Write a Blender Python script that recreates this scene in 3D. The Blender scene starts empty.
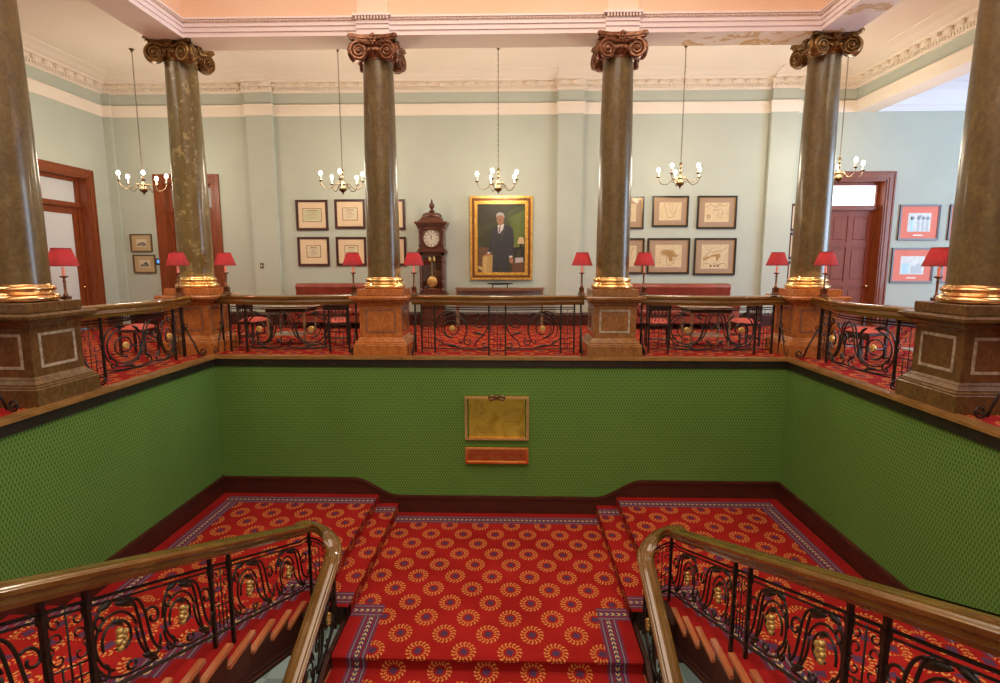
import bpy, math, random
from mathutils import Vector, Matrix
random.seed(7)
PI = math.pi
sc = bpy.context.scene
COL = sc.collection

# ------------------------------------------------------------------ node helpers
class N:
    """a float socket with operators that build math nodes"""
    def __init__(s, t, o): s.t = t; s.o = o
    def _m(s, op, *a):
        n = s.t.nodes.new('ShaderNodeMath'); n.operation = op
        for i, x in enumerate((s,) + a):
            if isinstance(x, N): s.t.links.new(x.o, n.inputs[i])
            else: n.inputs[i].default_value = x
        return N(s.t, n.outputs[0])
    def __add__(s, b): return s._m('ADD', b)
    def __sub__(s, b): return s._m('SUBTRACT', b)
    def __mul__(s, b): return s._m('MULTIPLY', b)
    def __truediv__(s, b): return s._m('DIVIDE', b)
    def mod(s, b): return s._m('FLOORED_MODULO', b)
    def abs(s): return s._m('ABSOLUTE')
    def sin(s): return s._m('SINE')
    def sqrt(s): return s._m('SQRT')
    def atan2(s, b): return s._m('ARCTAN2', b)
    def gt(s, b): return s._m('GREATER_THAN', b)
    def lt(s, b): return s._m('LESS_THAN', b)
    def min(s, b): return s._m('MINIMUM', b)
    def max(s, b): return s._m('MAXIMUM', b)

class Mat:
    def __init__(s, name, color=(.8, .8, .8), rough=.5, metal=0, coat=0, spec=.5, emit=None, es=0):
        m = bpy.data.materials.new(name); m.use_nodes = True
        s.m = m; s.t = m.node_tree; s.b = s.t.nodes['Principled BSDF']
        I = s.b.inputs
        I['Base Color'].default_value = (*color, 1); I['Roughness'].default_value = rough
        I['Metallic'].default_value = metal; I['Coat Weight'].default_value = coat
        I['Coat Roughness'].default_value = .04; I['Specular IOR Level'].default_value = spec
        if emit: I['Emission Color'].default_value = (*emit, 1); I['Emission Strength'].default_value = es
    def uv(s):
        n = s.t.nodes.new('ShaderNodeUVMap'); x = s.t.nodes.new('ShaderNodeSeparateXYZ')
        s.t.links.new(n.outputs[0], x.inputs[0])
        return N(s.t, x.outputs[0]), N(s.t, x.outputs[1])
    def coord(s, kind='Object', scale=(1, 1, 1), loc=(0, 0, 0)):
        c = s.t.nodes.new('ShaderNodeTexCoord'); mp = s.t.nodes.new('ShaderNodeMapping')
        mp.inputs['Scale'].default_value = scale; mp.inputs['Location'].default_value = loc
        s.t.links.new(c.outputs[kind], mp.inputs[0]); return mp.outputs[0]
    def noise(s, scale, detail=3, vec=None, rough=.5, dist=0):
        n = s.t.nodes.new('ShaderNodeTexNoise'); n.inputs['Scale'].default_value = scale
        n.inputs['Detail'].default_value = detail; n.inputs['Roughness'].default_value = rough
        n.inputs['Distortion'].default_value = dist
        s.t.links.new(vec if vec is not None else s.coord(), n.inputs['Vector'])
        return N(s.t, n.outputs[0])
    def ramp(s, fac, stops):
        r = s.t.nodes.new('ShaderNodeValToRGB'); e = r.color_ramp.elements
        e[0].position = stops[0][0]; e[0].color = (*stops[0][1], 1)
        e[1].position = stops[-1][0]; e[1].color = (*stops[-1][1], 1)
        for p, c in stops[1:-1]:
            q = e.new(p); q.color = (*c, 1)
        s.t.links.new(fac.o, r.inputs[0]); return r.outputs[0]
    def mix(s, fac, a, b):
        n = s.t.nodes.new('ShaderNodeMix'); n.data_type = 'RGBA'
        if isinstance(fac, N): s.t.links.new(fac.o, n.inputs[0])
        else: n.inputs[0].default_value = fac
        for i, x in ((6, a), (7, b)):
            if isinstance(x, tuple): n.inputs[i].default_value = (*x, 1)
            else: s.t.links.new(x, n.inputs[i])
        return n.outputs[2]
    def base(s, o): s.t.links.new(o, s.b.inputs['Base Color']); return s
    def bump(s, h, strength=.3, dist=.01):
        n = s.t.nodes.new('ShaderNodeBump'); n.inputs['Strength'].default_value = strength
        n.inputs['Distance'].default_value = dist
        s.t.links.new(h.o, n.inputs['Height']); s.t.links.new(n.outputs[0], s.b.inputs['Normal']); return s

def noisy(name, c1, c2, scale=6, rough=.5, metal=0, coat=0, stretch=(1, 1, 1), bump=0, detail=4, lo=.35, hi=.65, spec=.5):
    m = Mat(name, c1, rough, metal, coat, spec)
    n = m.noise(scale, detail, m.coord('Object', stretch))
    m.base(m.ramp(n, [(lo, c1), (hi, c2)]))
    if bump: m.bump(n, bump, .005)
    return m.m

def flat(name, c, rough=.6, **k): return Mat(name, c, rough, **k).m

M = {}
M['sage'] = noisy('sage_wall_paint', (.49, .535, .46), (.52, .565, .485), 1.2, .75, spec=.2)
M['cream'] = noisy('cream_paint', (.86, .78, .66), (.88, .80, .69), 1.5, .7, spec=.2)
M['plaster'] = noisy('warm_ceiling_plaster', (.84, .76, .64), (.86, .78, .67), 1.0, .8, spec=.2)
M['plaster_dark'] = noisy('cornice_recess_plaster', (.79, .69, .53), (.82, .72, .57), 3, .8, spec=.2)
M['white'] = noisy('white_ceiling_paint', (.80, .82, .86), (.84, .86, .9), 1.2, .8, spec=.2)
M['pink'] = noisy('pink_moulding_paint', (.83, .74, .75), (.86, .77, .78), 2, .6, spec=.3)
M['pinkdark'] = noisy('mauve_ornament_paint', (.68, .54, .48), (.80, .67, .61), 40, .7)
M['salmon'] = noisy('salmon_frieze_paint', (.80, .55, .39), (.83, .60, .45), .9, .75, spec=.2)
M['salmon_light'] = noisy('pale_salmon_pilaster_paint', (.84, .64, .51), (.86, .67, .54), .9, .75, spec=.2)
mm = Mat('stained_soffit_plaster', (.75, .66, .52), .8, spec=.2)
nn = mm.noise(1.9, 6, mm.coord('Object', (1, 1, 1), (3, 1, 0)), .6, 1.0)
sx = mm.t.nodes.new('ShaderNodeSeparateXYZ'); mm.t.links.new(mm.coord(), sx.inputs[0]); nn = (nn + .07) * (N(mm.t, sx.outputs[0]).gt(3.0))
mm.base(mm.ramp(nn, [(.3, (.92, .89, .81)), (.58, (.92, .89, .81)), (.63, (.66, .48, .22)), (.70, (.82, .72, .54))])); M['stain'] = mm.m

def wood(name, c1, c2, scale=5, rough=.35, coat=.3, st=(6, 6, .7)):
    return noisy(name, c1, c2, scale, rough, 0, coat, st, .05, 5, .3, .7)
M['darkwood'] = wood('dark_mahogany', (.028, .007, .004), (.055, .013, .007), 5, .5, .05)
M['skirt'] = wood('skirting_mahogany', (.040, .009, .005), (.075, .016, .008), 4, .4, .15, (.8, .8, 6))
M['doorwood'] = wood('red_brown_door_wood', (.18, .036, .008), (.28, .068, .016), 5, .4, .1)
M['doordark'] = wood('deep_red_door_leaf_wood', (.19, .028, .004), (.26, .046, .008), 5, .5, 0)  # door leaf wood, a little redder than the frames
M['clockwood'] = wood('carved_walnut', (.065, .016, .008), (.13, .035, .015))
M['treadwood'] = wood('varnished_tread_wood', (.32, .09, .032), (.45, .145, .055), 5, .25, .5, (6, .7, 6))
M['railwood'] = noisy('oiled_oak_handrail', (.115, .055, .012), (.175, .09, .021), 1.6, .2, 0, .8, (1.2, 1.2, 4), 0, 6)
M['railtop'] = M['railwood']
M['nosing'] = noisy('gilded_edge_moulding', (.24, .12, .035), (.36, .19, .06), 5, .3, .2, .4, (1, 1, 4))
M['black'] = noisy('black_edge_board', (.010, .008, .006), (.022, .016, .012), 8, .4)
M['iron'] = noisy('black_wrought_iron', (.012, .009, .007), (.034, .024, .019), 30, .38, .35)
M['gold'] = noisy('gilt_cast_metal', (.50, .32, .09), (.72, .50, .18), 18, .38, .7)
M['goldframe'] = noisy('gilded_frame', (.62, .33, .05), (.85, .52, .13), 14, .3, .75)
M['goldframedark'] = noisy('burnished_frame_cove', (.16, .05, .015), (.26, .09, .03), 14, .35, .4)
M['brass'] = noisy('polished_brass', (.78, .50, .18), (.88, .62, .28), 5, .26, 1)
M['copper'] = noisy('polished_copper_brass', (.76, .44, .19), (.86, .55, .27), 5, .2, 1)
M['oldbrass'] = noisy('aged_brass', (.09, .055, .025), (.24, .16, .075), 12, .35, .8)
M['lampmetal'] = noisy('dark_brass_lamp', (.14, .06, .03), (.26, .13, .07), 12, .3, .7)
M['capital'] = noisy('bronzed_gilding', (.11, .055, .018), (.34, .19, .055), 22, .38, .55, lo=.35, hi=.62)
M['capital_red'] = noisy('copper_bronzed_gilding', (.11, .042, .022), (.34, .16, .085), 22, .38, .55, lo=.35, hi=.62)

def marble(name, c1, c2, c3, sc_=3.0, rough=.2):
    m = Mat(name, c1, rough, 0, .25)
    a = m.noise(sc_, 8, m.coord('Object', (1.6, 1.6, .8)), .65, .6)
    b = m.noise(26, 4, m.coord('Object', (1, 1, .7)), .6)
    col = m.ramp(a, [(.34, c1), (.52, c2), (.68, c3)])
    spk = m.ramp(b, [(.35, (.72, .72, .72)), (.65, (1.1, 1.1, 1.1))])
    mx = m.t.nodes.new('ShaderNodeMix'); mx.data_type = 'RGBA'; mx.blend_type = 'MULTIPLY'; mx.inputs[0].default_value = 1
    m.t.links.new(col, mx.inputs[6]); m.t.links.new(spk, mx.inputs[7]); m.base(mx.outputs[2]); return m.m
M['shaft'] = marble('olive_scagliola', (.095, .060, .019), (.13, .085, .026), (.165, .115, .034), 3.0, .33)
mm = Mat('mottled_olive_scagliola', (.2, .15, .06), .33, 0, .25)
a = mm.noise(2.2, 8, mm.coord('Object', (1.6, 1.6, .8)), .65, .6)
b = mm.noise(9, 6, mm.coord('Object', (1, 1, .9), (2, 0, 1)), .7)
c = mm.ramp(a, [(.34, (.11, .072, .022)), (.55, (.15, .108, .03)), (.7, (.20, .15, .042))])
msk = mm.noise(1.1, 2, mm.coord('Object', (1, 1, .6), (5, 2, 0)))
mm.base(mm.mix((b.gt(.58) * (msk.gt(.45))), c, (.29, .225, .09))); M['shaft_worn'] = mm.m
M['orange_marble'] = marble('orange_scagliola', (.34, .105, .026), (.43, .145, .036), (.49, .18, .048), 7)
M['brown_marble'] = marble('brown_scagliola', (.20, .085, .028), (.26, .12, .038), (.31, .15, .05), 7)
M['darkbrown_marble'] = marble('dark_brown_scagliola', (.10, .048, .018), (.135, .072, .026), (.16, .088, .032), 7)
M['inlay_dark'] = noisy('grey_brown_inlay_band', (.16, .075, .05), (.24, .13, .10), 20, .3)
M['inlay_light'] = noisy('worn_pale_inlay_band', (.24, .19, .13), (.46, .40, .30), 18, .5)

# shades: red pleated fabric lit from inside
m = bpy.data.materials.new('red_pleated_silk'); m.use_nodes = True; t = m.node_tree; b = t.nodes['Principled BSDF']
b.inputs['Base Color'].default_value = (.23, .024, .030, 1); b.inputs['Roughness'].default_value = .8
tr = t.nodes.new('ShaderNodeBsdfTranslucent'); tr.inputs[0].default_value = (.5, .02, .03, 1)
ad = t.nodes.new('ShaderNodeMixShader'); ad.inputs[0].default_value = .05
t.links.new(b.outputs[0], ad.inputs[1]); t.links.new(tr.outputs[0], ad.inputs[2])
t.links.new(ad.outputs[0], t.nodes['Material Output'].inputs[0]); M['shade'] = m
M['candle'] = flat('ivory_candle_tube', (.80, .66, .5), .5)
M['pinkcandle'] = Mat('glowing_candle_tube', (.85, .35, .25), .5, emit=(1, .35, .22), es=.25).m
M['bulb'] = Mat('lit_candle_bulb', (1, .95, .85), .3, emit=(1, .86, .66), es=28).m
M['lampbulb'] = Mat('lit_table_bulb', (1, .9, .8), .3, emit=(1, .75, .5), es=10).m
M['leather'] = noisy('red_brown_leather', (.22, .040, .022), (.29, .058, .032), 5, .35, 0, .2, bump=.1)
M['redcloth'] = noisy('coral_red_upholstery', (.52, .085, .06), (.60, .11, .08), 14, .8)
M['chairwood'] = wood('dark_turned_chair_wood', (.028, .010, .007), (.05, .018, .012))
M['tabletop'] = noisy('pale_polished_table_top', (.36, .27, .19), (.44, .34, .25), 5, .25, 0, .4)
M['deskwood'] = wood('brown_console_wood', (.22, .11, .055), (.30, .16, .08))
M['deskpanel'] = noisy('grey_green_console_panel', (.30, .30, .24), (.34, .34, .27), 3, .6)
M['blackplastic'] = flat('matt_black_metal', (.012, .012, .014), .4)
M['screen'] = Mat('lit_blue_display', (.02, .06, .12), .2, emit=(.12, .35, .8), es=1.6).m
M['switch'] = flat('bronze_switch_plate', (.16, .14, .10), .35, metal=.5)
M['picframe'] = wood('mahogany_picture_frame', (.045, .012, .010), (.085, .022, .018))
M['mapframe'] = wood('black_picture_frame', (.022, .016, .013), (.04, .03, .024))
M['goldslip'] = flat('gold_frame_slip', (.50, .28, .07), .3, metal=.6)
M['matcream'] = flat('peach_cream_mount', (.78, .60, .39), .6, coat=.9)
M['mattan'] = flat('tan_mount', (.40, .27, .17), .6, coat=.9)
M['matorange'] = flat('orange_mount', (.72, .09, .004), .6, coat=.3)
M['mapline'] = flat('dark_filet_line', (.06, .04, .025), .6)
mm = Mat('cream_green_certificate_paper', (.66, .64, .42), .6, 0, .9)
uvx = mm.noise(30, 3); mm.base(mm.ramp(uvx, [(.4, (.66, .62, .42)), (.62, (.52, .56, .33))])); M['cert_green'] = mm.m
M['cert_cream'] = noisy('cream_certificate_paper', (.74, .65, .46), (.68, .60, .43), 30, .6, 0, .9)
M['mappaper'] = noisy('aged_map_paper', (.62, .48, .27), (.72, .58, .36), 12, .6, 0, .9)
M['mapland'] = noisy('ochre_map_land', (.36, .21, .06), (.46, .28, .10), 20, .6, 0, .9)
M['mapink'] = flat('map_ink', (.20, .13, .07), .6)
M['photogrey'] = noisy('old_photograph_paper', (.52, .46, .36), (.40, .35, .28), 14, .5, 0, .9)
M['photofig'] = flat('photograph_grey_figure', (.25, .23, .21), .5, coat=.9)
M['photodark'] = flat('photograph_black_tone', (.03, .03, .03), .5, coat=.9)
M['photoblue'] = flat('photograph_blue_tint', (.22, .42, .62), .5, coat=.9)
M['sketch'] = noisy('pale_engraving_paper', (.62, .52, .36), (.68, .58, .42), 20, .6, 0, .6)
M['sketchmat'] = flat('buff_mount', (.52, .37, .19), .6, coat=.6)
M['sketchframe'] = flat('thin_brown_gilt_frame', (.13, .075, .03), .4)
M['sketchink'] = noisy('engraved_ink', (.05, .045, .035), (.30, .26, .2), 30, .6)
# portrait paints
mm = Mat('painted_dark_green_background', (.06, .06, .03), .5, 0, .1)
n = mm.noise(1.6, 3, mm.coord('Object', (1, 1, .8), (.2, 0, .35)))
mm.base(mm.ramp(n, [(.36, (.030, .025, .013)), (.52, (.038, .036, .014)), (.66, (.06, .065, .018))])); M['pt_bg'] = mm.m
M['pt_green'] = noisy('painted_bright_green', (.085, .12, .02), (.13, .17, .03), 3, .5, 0, .1)
for k, c in dict(greenmid=(.058, .075, .018), suit=(.030, .030, .036), skin=(.34, .16, .085), hair=(.42, .40, .37), shirt=(.66, .64, .60), tie=(.22, .15, .14),
                 chair=(.42, .27, .09), chairlt=(.52, .36, .14), brown=(.12, .055, .022), lamp=(.58, .42, .24), dark=(.016, .013, .010),
                 book=(.46, .40, .42), suitlt=(.055, .055, .065), shadow=(.13, .055, .03)).items():
    M['pt_' + k] = noisy('painted_' + k, tuple(v * .9 for v in c), tuple(v * 1.1 for v in c), 20, .5, 0, .1)
M['dial'] = noisy('silvered_dial', (.60, .56, .46), (.68, .64, .54), 20, .3, .1)
M['glassy'] = Mat('clock_door_glass', (.05, .02, .012), .05, 0, 1).m
mm = Mat('brass_plate_engraved', (.60, .36, .08), .11, 1)
n1 = mm.noise(18, 5); n2 = mm.noise(3.5, 4, mm.coord('Object', (1, 1, 1)), .6, .8)
mm.base(mm.ramp(n2, [(.35, (.62, .34, .05)), (.55, (.86, .52, .10)), (.7, (.50, .30, .05))])); mm.bump(n1, .12, .004); M['plate'] = mm.m
mm = Mat('copper_plate_engraved', (.55, .18, .06), .2, .9)
n1 = mm.noise(18, 5); mm.base(mm.ramp(n1, [(.3, (.42, .17, .07)), (.7, (.62, .29, .13))])); mm.bump(n1, .1, .004); M['copperplate'] = mm.m
M['engraving'] = flat('engraved_line', (.30, .17, .05), .4, metal=.6)
M['winglass'] = Mat('bright_window_glass', (.9, .93, 1), .3, emit=(.86, .92, 1), es=1.5).m
M['doorglass'] = Mat('reflective_door_glass', (.50, .50, .52), .06, 0, 1, 1).m
M['pale_panel'] = flat('pale_curtain_and_reflection', (.74, .78, .80), .5, coat=.6)  # pale colour paints the curtained pane and the transom's whitish reflection
M['laylight'] = Mat('glowing_laylight_glass', (1, .9, .8), .5, emit=(1, .80, .62), es=1.0).m
mm = Mat('grey_white_floor_tiles', (.4, .42, .38), .3)
ch = mm.t.nodes.new('ShaderNodeTexChecker'); ch.inputs['Scale'].default_value = 1.6
ch.inputs['Color1'].default_value = (.36, .38, .33, 1); ch.inputs['Color2'].default_value = (.58, .58, .52, 1)
mm.t.links.new(mm.coord(), ch.inputs[0]); mm.base(ch.outputs[0]); M['tiles'] = mm.m

# carpets: UV in metres
RED = (.235, .009, .008); RED2 = (.30, .014, .012)
def carpet_mat(name, red=RED, red2=RED2):
    m = Mat(name, red, .95, spec=.08)
    u, v = m.uv()
    def lattice(ox, oy):
        a = (u + ox).mod(.53) - .265; b = ((v + (oy + .10)).mod(.62) - .31) * .86
        return (a * a + b * b).sqrt(), b.atan2(a)
    r1, a1 = lattice(0, 0); r2, a2 = lattice(.265, .31)
    def wreath(r, a):
        dd = (r - .108).abs()
        leaf = (a * 16.0 + dd * 80.0).sin().gt(.10)
        return leaf * dd.lt(.034) * dd.gt(.004)
    w = wreath(r1, a1).max(wreath(r2, a2))
    def centre(r, a): return (r - (a * 4.0).sin() * .008).lt(.045)
    c = centre(r1, a1).max(centre(r2, a2))
    n = m.noise(1.4, 3); base = m.ramp(n, [(.35, red), (.65, red2)])
    x = m.mix(w, base, (.52, .22, .06)); x = m.mix(c, x, (.075, .03, .07))
    fz = m.noise(220, 2); m.bump(fz, .25, .004)
    m.base(x); return m.m
M['carpet'] = carpet_mat('red_wreath_carpet')
mm = Mat('plain_red_carpet', RED, .95, spec=.08); n = mm.noise(1.4, 3); mm.base(mm.ramp(n, [(.35, (.21, .008, .008)), (.65, (.27, .011, .010))]))
fz = mm.noise(220, 2); mm.bump(fz, .25, .004); M['redplain'] = mm.m
mm = Mat('purple_leaf_carpet_border', (.1, .04, .08), .95, spec=.08)
u, v = mm.uv()
w = (v - .5).abs()
zz = ((u * 84.0 + w * 30.0).sin().gt(.15)) * w.lt(.10) * w.gt(.012)
lines = ((w - .34).abs().lt(.022)); redl = ((w - .20).abs().lt(.035)).max((w - .43).abs().lt(.022))
x = mm.mix(redl, (.070, .042, .095), (.20, .010, .018)); x = mm.mix(lines, x, (.24, .18, .17)); x = mm.mix(zz, x, (.52, .36, .16))
mm.base(x); M['border'] = mm.m
# green wallcovering
mm = Mat('green_patterned_wallcovering', (.10, .16, .02), .8, spec=.15)
u, v = mm.uv()
row = (v / .052)._m('FLOOR'); off = (row.mod(2.0)) * .0225
uu = ((u + off).mod(.045) - .0225).abs(); vv = (v.mod(.052) - .026)
d1 = (uu - (vv + .014) * .35).abs().lt(.0042) * vv.abs().lt(.017)
lt = ((uu - .0225).abs().lt(.005)) * vv.abs().lt(.019)
n = mm.noise(.8, 3); g = mm.ramp(n, [(.3, (.098, .208, .038)), (.7, (.118, .245, .046))])
x = mm.mix(d1, g, (.040, .095, .018)); x = mm.mix(lt, x, (.14, .275, .068)); mm.base(x); M['green'] = mm.m

# ------------------------------------------------------------------ mesh builder
class MB:
    def __init__(s): s.v = []; s.f = []; s.m = []; s.uv = {}; s.X = None
    def add(s, vs, fs, m=0, X=None):
        o = len(s.v)
        for p in vs:
            p = Vector(p)
            if X is not None: p = X @ p
            if s.X is not None: p = s.X @ p
            s.v.append(tuple(p))
        for f in fs: s.f.append([i + o for i in f]); s.m.append(m)
        return s
    def quad(s, vs, uvs=None, m=0):
        s.add(vs, [list(range(len(vs)))], m)
        if uvs: s.uv[len(s.f) - 1] = uvs
        return s
    def box(s, x0, x1, y0, y1, z0, z1, m=0, X=None, c=0):
        if x1 < x0: x0, x1 = x1, x0
        if y1 < y0: y0, y1 = y1, y0
        if c:   # chamfered box
            def ring(i, z): return [(x0 + i, y0 + 0 + i, z), (x1 - i, y0 + i, z), (x1 - i, y1 - i, z), (x0 + i, y1 - i, z)]
            vs = ring(c, z0) + ring(0, z0 + c) + ring(0, z1 - c) + ring(c, z1)
            fs = [[3, 2, 1, 0], [12, 13, 14, 15]]
            for k in range(3):
                for j in range(4): fs.append([k * 4 + j, k * 4 + (j + 1) % 4, k * 4 + 4 + (j + 1) % 4, k * 4 + 4 + j])
            return s.add(vs, fs, m, X)
        vs = [(x0, y0, z0), (x1, y0, z0), (x1, y1, z0), (x0, y1, z0), (x0, y0, z1), (x1, y0, z1), (x1, y1, z1), (x0, y1, z1)]
        return s.add(vs, [[3, 2, 1, 0], [4, 5, 6, 7], [0, 1, 5, 4], [1, 2, 6, 5], [2, 3, 7, 6], [3, 0, 4, 7]], m, X)
    def sqlathe(s, prof, m=0, c=(0, 0)):   # square moulding: (halfwidth, z)
        vs = []
        for r, z in prof:
            vs += [(c[0] - r, c[1] - r, z), (c[0] + r, c[1] - r, z), (c[0] + r, c[1] + r, z), (c[0] - r, c[1] + r, z)]
        fs = [[3, 2, 1, 0]]; n = len(prof)
        for k in range(n - 1):
            for j in range(4): fs.append([k * 4 + j, k * 4 + (j + 1) % 4, k * 4 + 4 + (j + 1) % 4, k * 4 + 4 + j])
        fs.append([(n - 1) * 4 + j for j in range(4)])
        return s.add(vs, fs, m)
    def lathe(s, prof, n=24, m=0, X=None, c=(0, 0, 0), cap=True):
        vs = []
        for r, z in prof:
            for k in range(n):
                a = 2 * PI * k / n; vs.append((c[0] + r * math.cos(a), c[1] + r * math.sin(a), c[2] + z))
        fs = []
        for i in range(len(prof) - 1):
            for k in range(n): fs.append([i * n + k, i * n + (k + 1) % n, (i + 1) * n + (k + 1) % n, (i + 1) * n + k])
        if cap: fs.append([k for k in range(n - 1, -1, -1)]); fs.append([(len(prof) - 1) * n + k for k in range(n)])
        return s.add(vs, fs, m, X)
    def ball(s, c, r, m=0, n=10, sc_=(1, 1, 1), X=None):
        prof = [(max(1e-4, math.cos(a)) , math.sin(a)) for a in [(-.5 + i / 6) * PI for i in range(7)]]
        Y = Matrix.Translation(c) @ Matrix.Diagonal((r * sc_[0], r * sc_[1], r * sc_[2], 1))
        return s.lathe(prof, n, m, (X @ Y) if X is not None else Y)
    def tube(s, pts, r, n=6, m=0, X=None):
        P = [Vector(p) for p in pts]; L = len(P)
        rr = r if isinstance(r, (list, tuple)) else [r] * L
        T = [(P[min(i + 1, L - 1)] - P[max(i - 1, 0)]).normalized() for i in range(L)]
        up = Vector((0, 0, 1)) if abs(T[0].z) < .9 else Vector((1, 0, 0))
        vs = []; S = T[0].cross(up).normalized()
        for i in range(L):
            S = (S - T[i] * S.dot(T[i])).normalized(); B = T[i].cross(S)
            for k in range(n):
                a = 2 * PI * k / n; vs.append(tuple(P[i] + (S * math.cos(a) + B * math.sin(a)) * rr[i]))
        fs = []
        for i in range(L - 1):
            for k in range(n): fs.append([i * n + k, i * n + (k + 1) % n, (i + 1) * n + (k + 1) % n, (i + 1) * n + k])
        fs.append([k for k in range(n - 1, -1, -1)]); fs.append([(L - 1) * n + k for k in range(n)])
        return s.add(vs, fs, m, X)
    def sweep(s, pts, prof, m=0, side=None):
        """profile (a across, b up) along a path; across = horizontal normal (left of travel is -a)"""
        P = [Vector(p) for p in pts]; L = len(P); n = len(prof); vs = []
        for i in range(L):
            t = (P[min(i + 1, L - 1)] - P[max(i - 1, 0)])
            h = Vector((t.x, t.y, 0)).normalized(); sd = Vector((h.y, -h.x, 0))
            for a, b in prof: vs.append(tuple(P[i] + sd * a + Vector((0, 0, b))))
        fs = []
        for i in range(L - 1):
            for k in range(n): fs.append([i * n + k, i * n + (k + 1) % n, (i + 1) * n + (k + 1) % n, (i + 1) * n + k])
        fs.append([k for k in range(n - 1, -1, -1)]); fs.append([(L - 1) * n + k for k in range(n)])
        return s.add(vs, fs, m)
    def poly(s, pts, d, fn, m=0):
        """extrude polygon pts (a,b) by depth 0..d; fn(a,b,c)->xyz"""
        n = len(pts); vs = [fn(a, b, 0) for a, b in pts] + [fn(a, b, d) for a, b in pts]
        fs = [list(range(n - 1, -1, -1)), list(range(n, 2 * n))] + [[k, (k + 1) % n, n + (k + 1) % n, n + k] for k in range(n)]
        return s.add(vs, fs, m)
    def build(s, name, mats, parent=None, smooth=False, loc=None):
        me = bpy.data.meshes.new(name); me.from_pydata(s.v, [], s.f)
        if isinstance(mats, str): mats = [mats]
        for k in mats: me.materials.append(M[k])
        me.polygons.foreach_set('material_index', s.m)
        if s.uv:
            uvl = me.uv_layers.new(name='UVMap')
            for fi, uvs in s.uv.items():
                p = me.polygons[fi]
                for li, q in zip(p.loop_indices, uvs): uvl.data[li].uv = q
        if smooth is True:
            me.polygons.foreach_set('use_smooth', [True] * len(s.f))
        elif smooth:
            me.polygons.foreach_set('use_smooth', [True] * len(s.f)); me.set_sharp_from_angle(angle=math.radians(smooth))
        me.update()
        if not s.uv:
            import bmesh
            bm = bmesh.new(); bm.from_mesh(me); bmesh.ops.recalc_face_normals(bm, faces=bm.faces); bm.to_mesh(me); bm.free()
        o = bpy.data.objects.new(name, me); COL.objects.link(o)
        if parent: o.parent = parent
        if loc: o.location = loc
        return o

def thing(name, label, cat, loc=(0, 0, 0), rz=0, group=None):
    o = bpy.data.objects.new(name, None); COL.objects.link(o); o.empty_display_size = .1
    o.location = loc; o.rotation_euler = (0, 0, rz); o['label'] = label; o['category'] = cat
    if group: o['group'] = group
    return o
def tag(o, label, cat, group=None, kind=None):
    o['label'] = label; o['category'] = cat
    if group: o['group'] = group
    if kind: o['kind'] = kind
    return o
def struct(o): o['kind'] = 'structure'; return o
def kids(o): return [c for c in bpy.data.objects if c.parent == o]
def dup(o, loc=None, rz=None, label=None, parent=None, scale=None):
    c = o.copy(); COL.objects.link(c)
    if parent: c.parent = parent
    for ch in kids(o): dup(ch, parent=c)
    if loc is not None: c.location = loc
    if rz is not None: c.rotation_euler = (0, 0, rz)
    if label: c['label'] = label
    if scale: c.scale = scale
    return c

# ------------------------------------------------------------------ dimensions (metres, z=0 gallery floor)
WX, WY = 4.95, 9.39           # stairwell half width, far edge
BY = 14.5                    # back wall
LX, RX = -10.2, 8.68         # left wall, right beam
Z1, Z2, Z3 = -2.49, -2.65, -2.82   # side landing, step, central landing
RIS, GO = .166, .405
YS, YC = 5.9, 5.71           # first riser of the side flights, nosing of the central flight
GZ = -5.15                   # ground floor
NEAR = .25                   # near edge of the stairwell
CEIL = 6.2

# ------------------------------------------------------------------ floors
b = MB()
def fquad(b, x0, x1, y0, y1, z, m=0, uv=None):
    b.quad([(x0, y0, z), (x1, y0, z), (x1, y1, z), (x0, y1, z)], [(x0, y0), (x1, y0), (x1, y1), (x0, y1)], m)
for q in ((LX, 15, WY + .1, BY), (LX, -WX - .1, -5, WY + .1), (WX + .1, 15, -5, WY + .1), (-WX - .1, WX + .1, -5, NEAR)):
    fquad(b, *q, 0)
    b.quad([(q[0], q[2], -.25), (q[0], q[3], -.25), (q[1], q[3], -.25), (q[1], q[2], -.25)], [(0, 0)] * 4, 1)
b.quad([(-WX - .1, NEAR, -.25), (WX + .1, NEAR, -.25), (WX + .1, NEAR, 0), (-WX - .1, NEAR, 0)], [(0, 0)] * 4, 1)
struct(b.build('floor', ['carpet', 'plaster']))
b = MB(); b.box(-16, 16, -8, 16, GZ - .1, GZ); struct(b.build('floor', 'tiles')).name = 'floor_ground_hall'

# edge trim of the stairwell: timber nosing above a black board
def edge_path(off, z): return [(-WX - .0 + off, NEAR, z), (-WX + off, WY - off, z), (WX - off, WY - off, z), (WX - off, NEAR, z)]
def edge_ring(name, o0, o1, z0, z1, mat):
    b = MB()
    # o = how far the surface stands into the well
    b.box(-WX - .1, -WX + o1, NEAR, WY + .1, z0, z1); b.box(WX - o1, WX + .1, NEAR, WY + .1, z0, z1)
    b.box(-WX + o1, WX - o1, WY - o1, WY + .1, z0, z1)
    return b
b = edge_ring('n', 0, .05, -.038, .004, 'nosing')
b.v = [(x, y, z) for x, y, z in b.v]
b.box(-WX - .1, -WX + .035, NEAR, WY + .1, .004, .016); b.box(WX - .035, WX + .1, NEAR, WY + .1, .004, .016); b.box(-WX + .035, WX - .035, WY - .035, WY + .1, .004, .016)
struct(b.build('trim_1', 'nosing'))
b = edge_ring('n', 0, .024, -.165, -.038, 'black'); struct(b.build('trim_2', 'black'))

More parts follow.
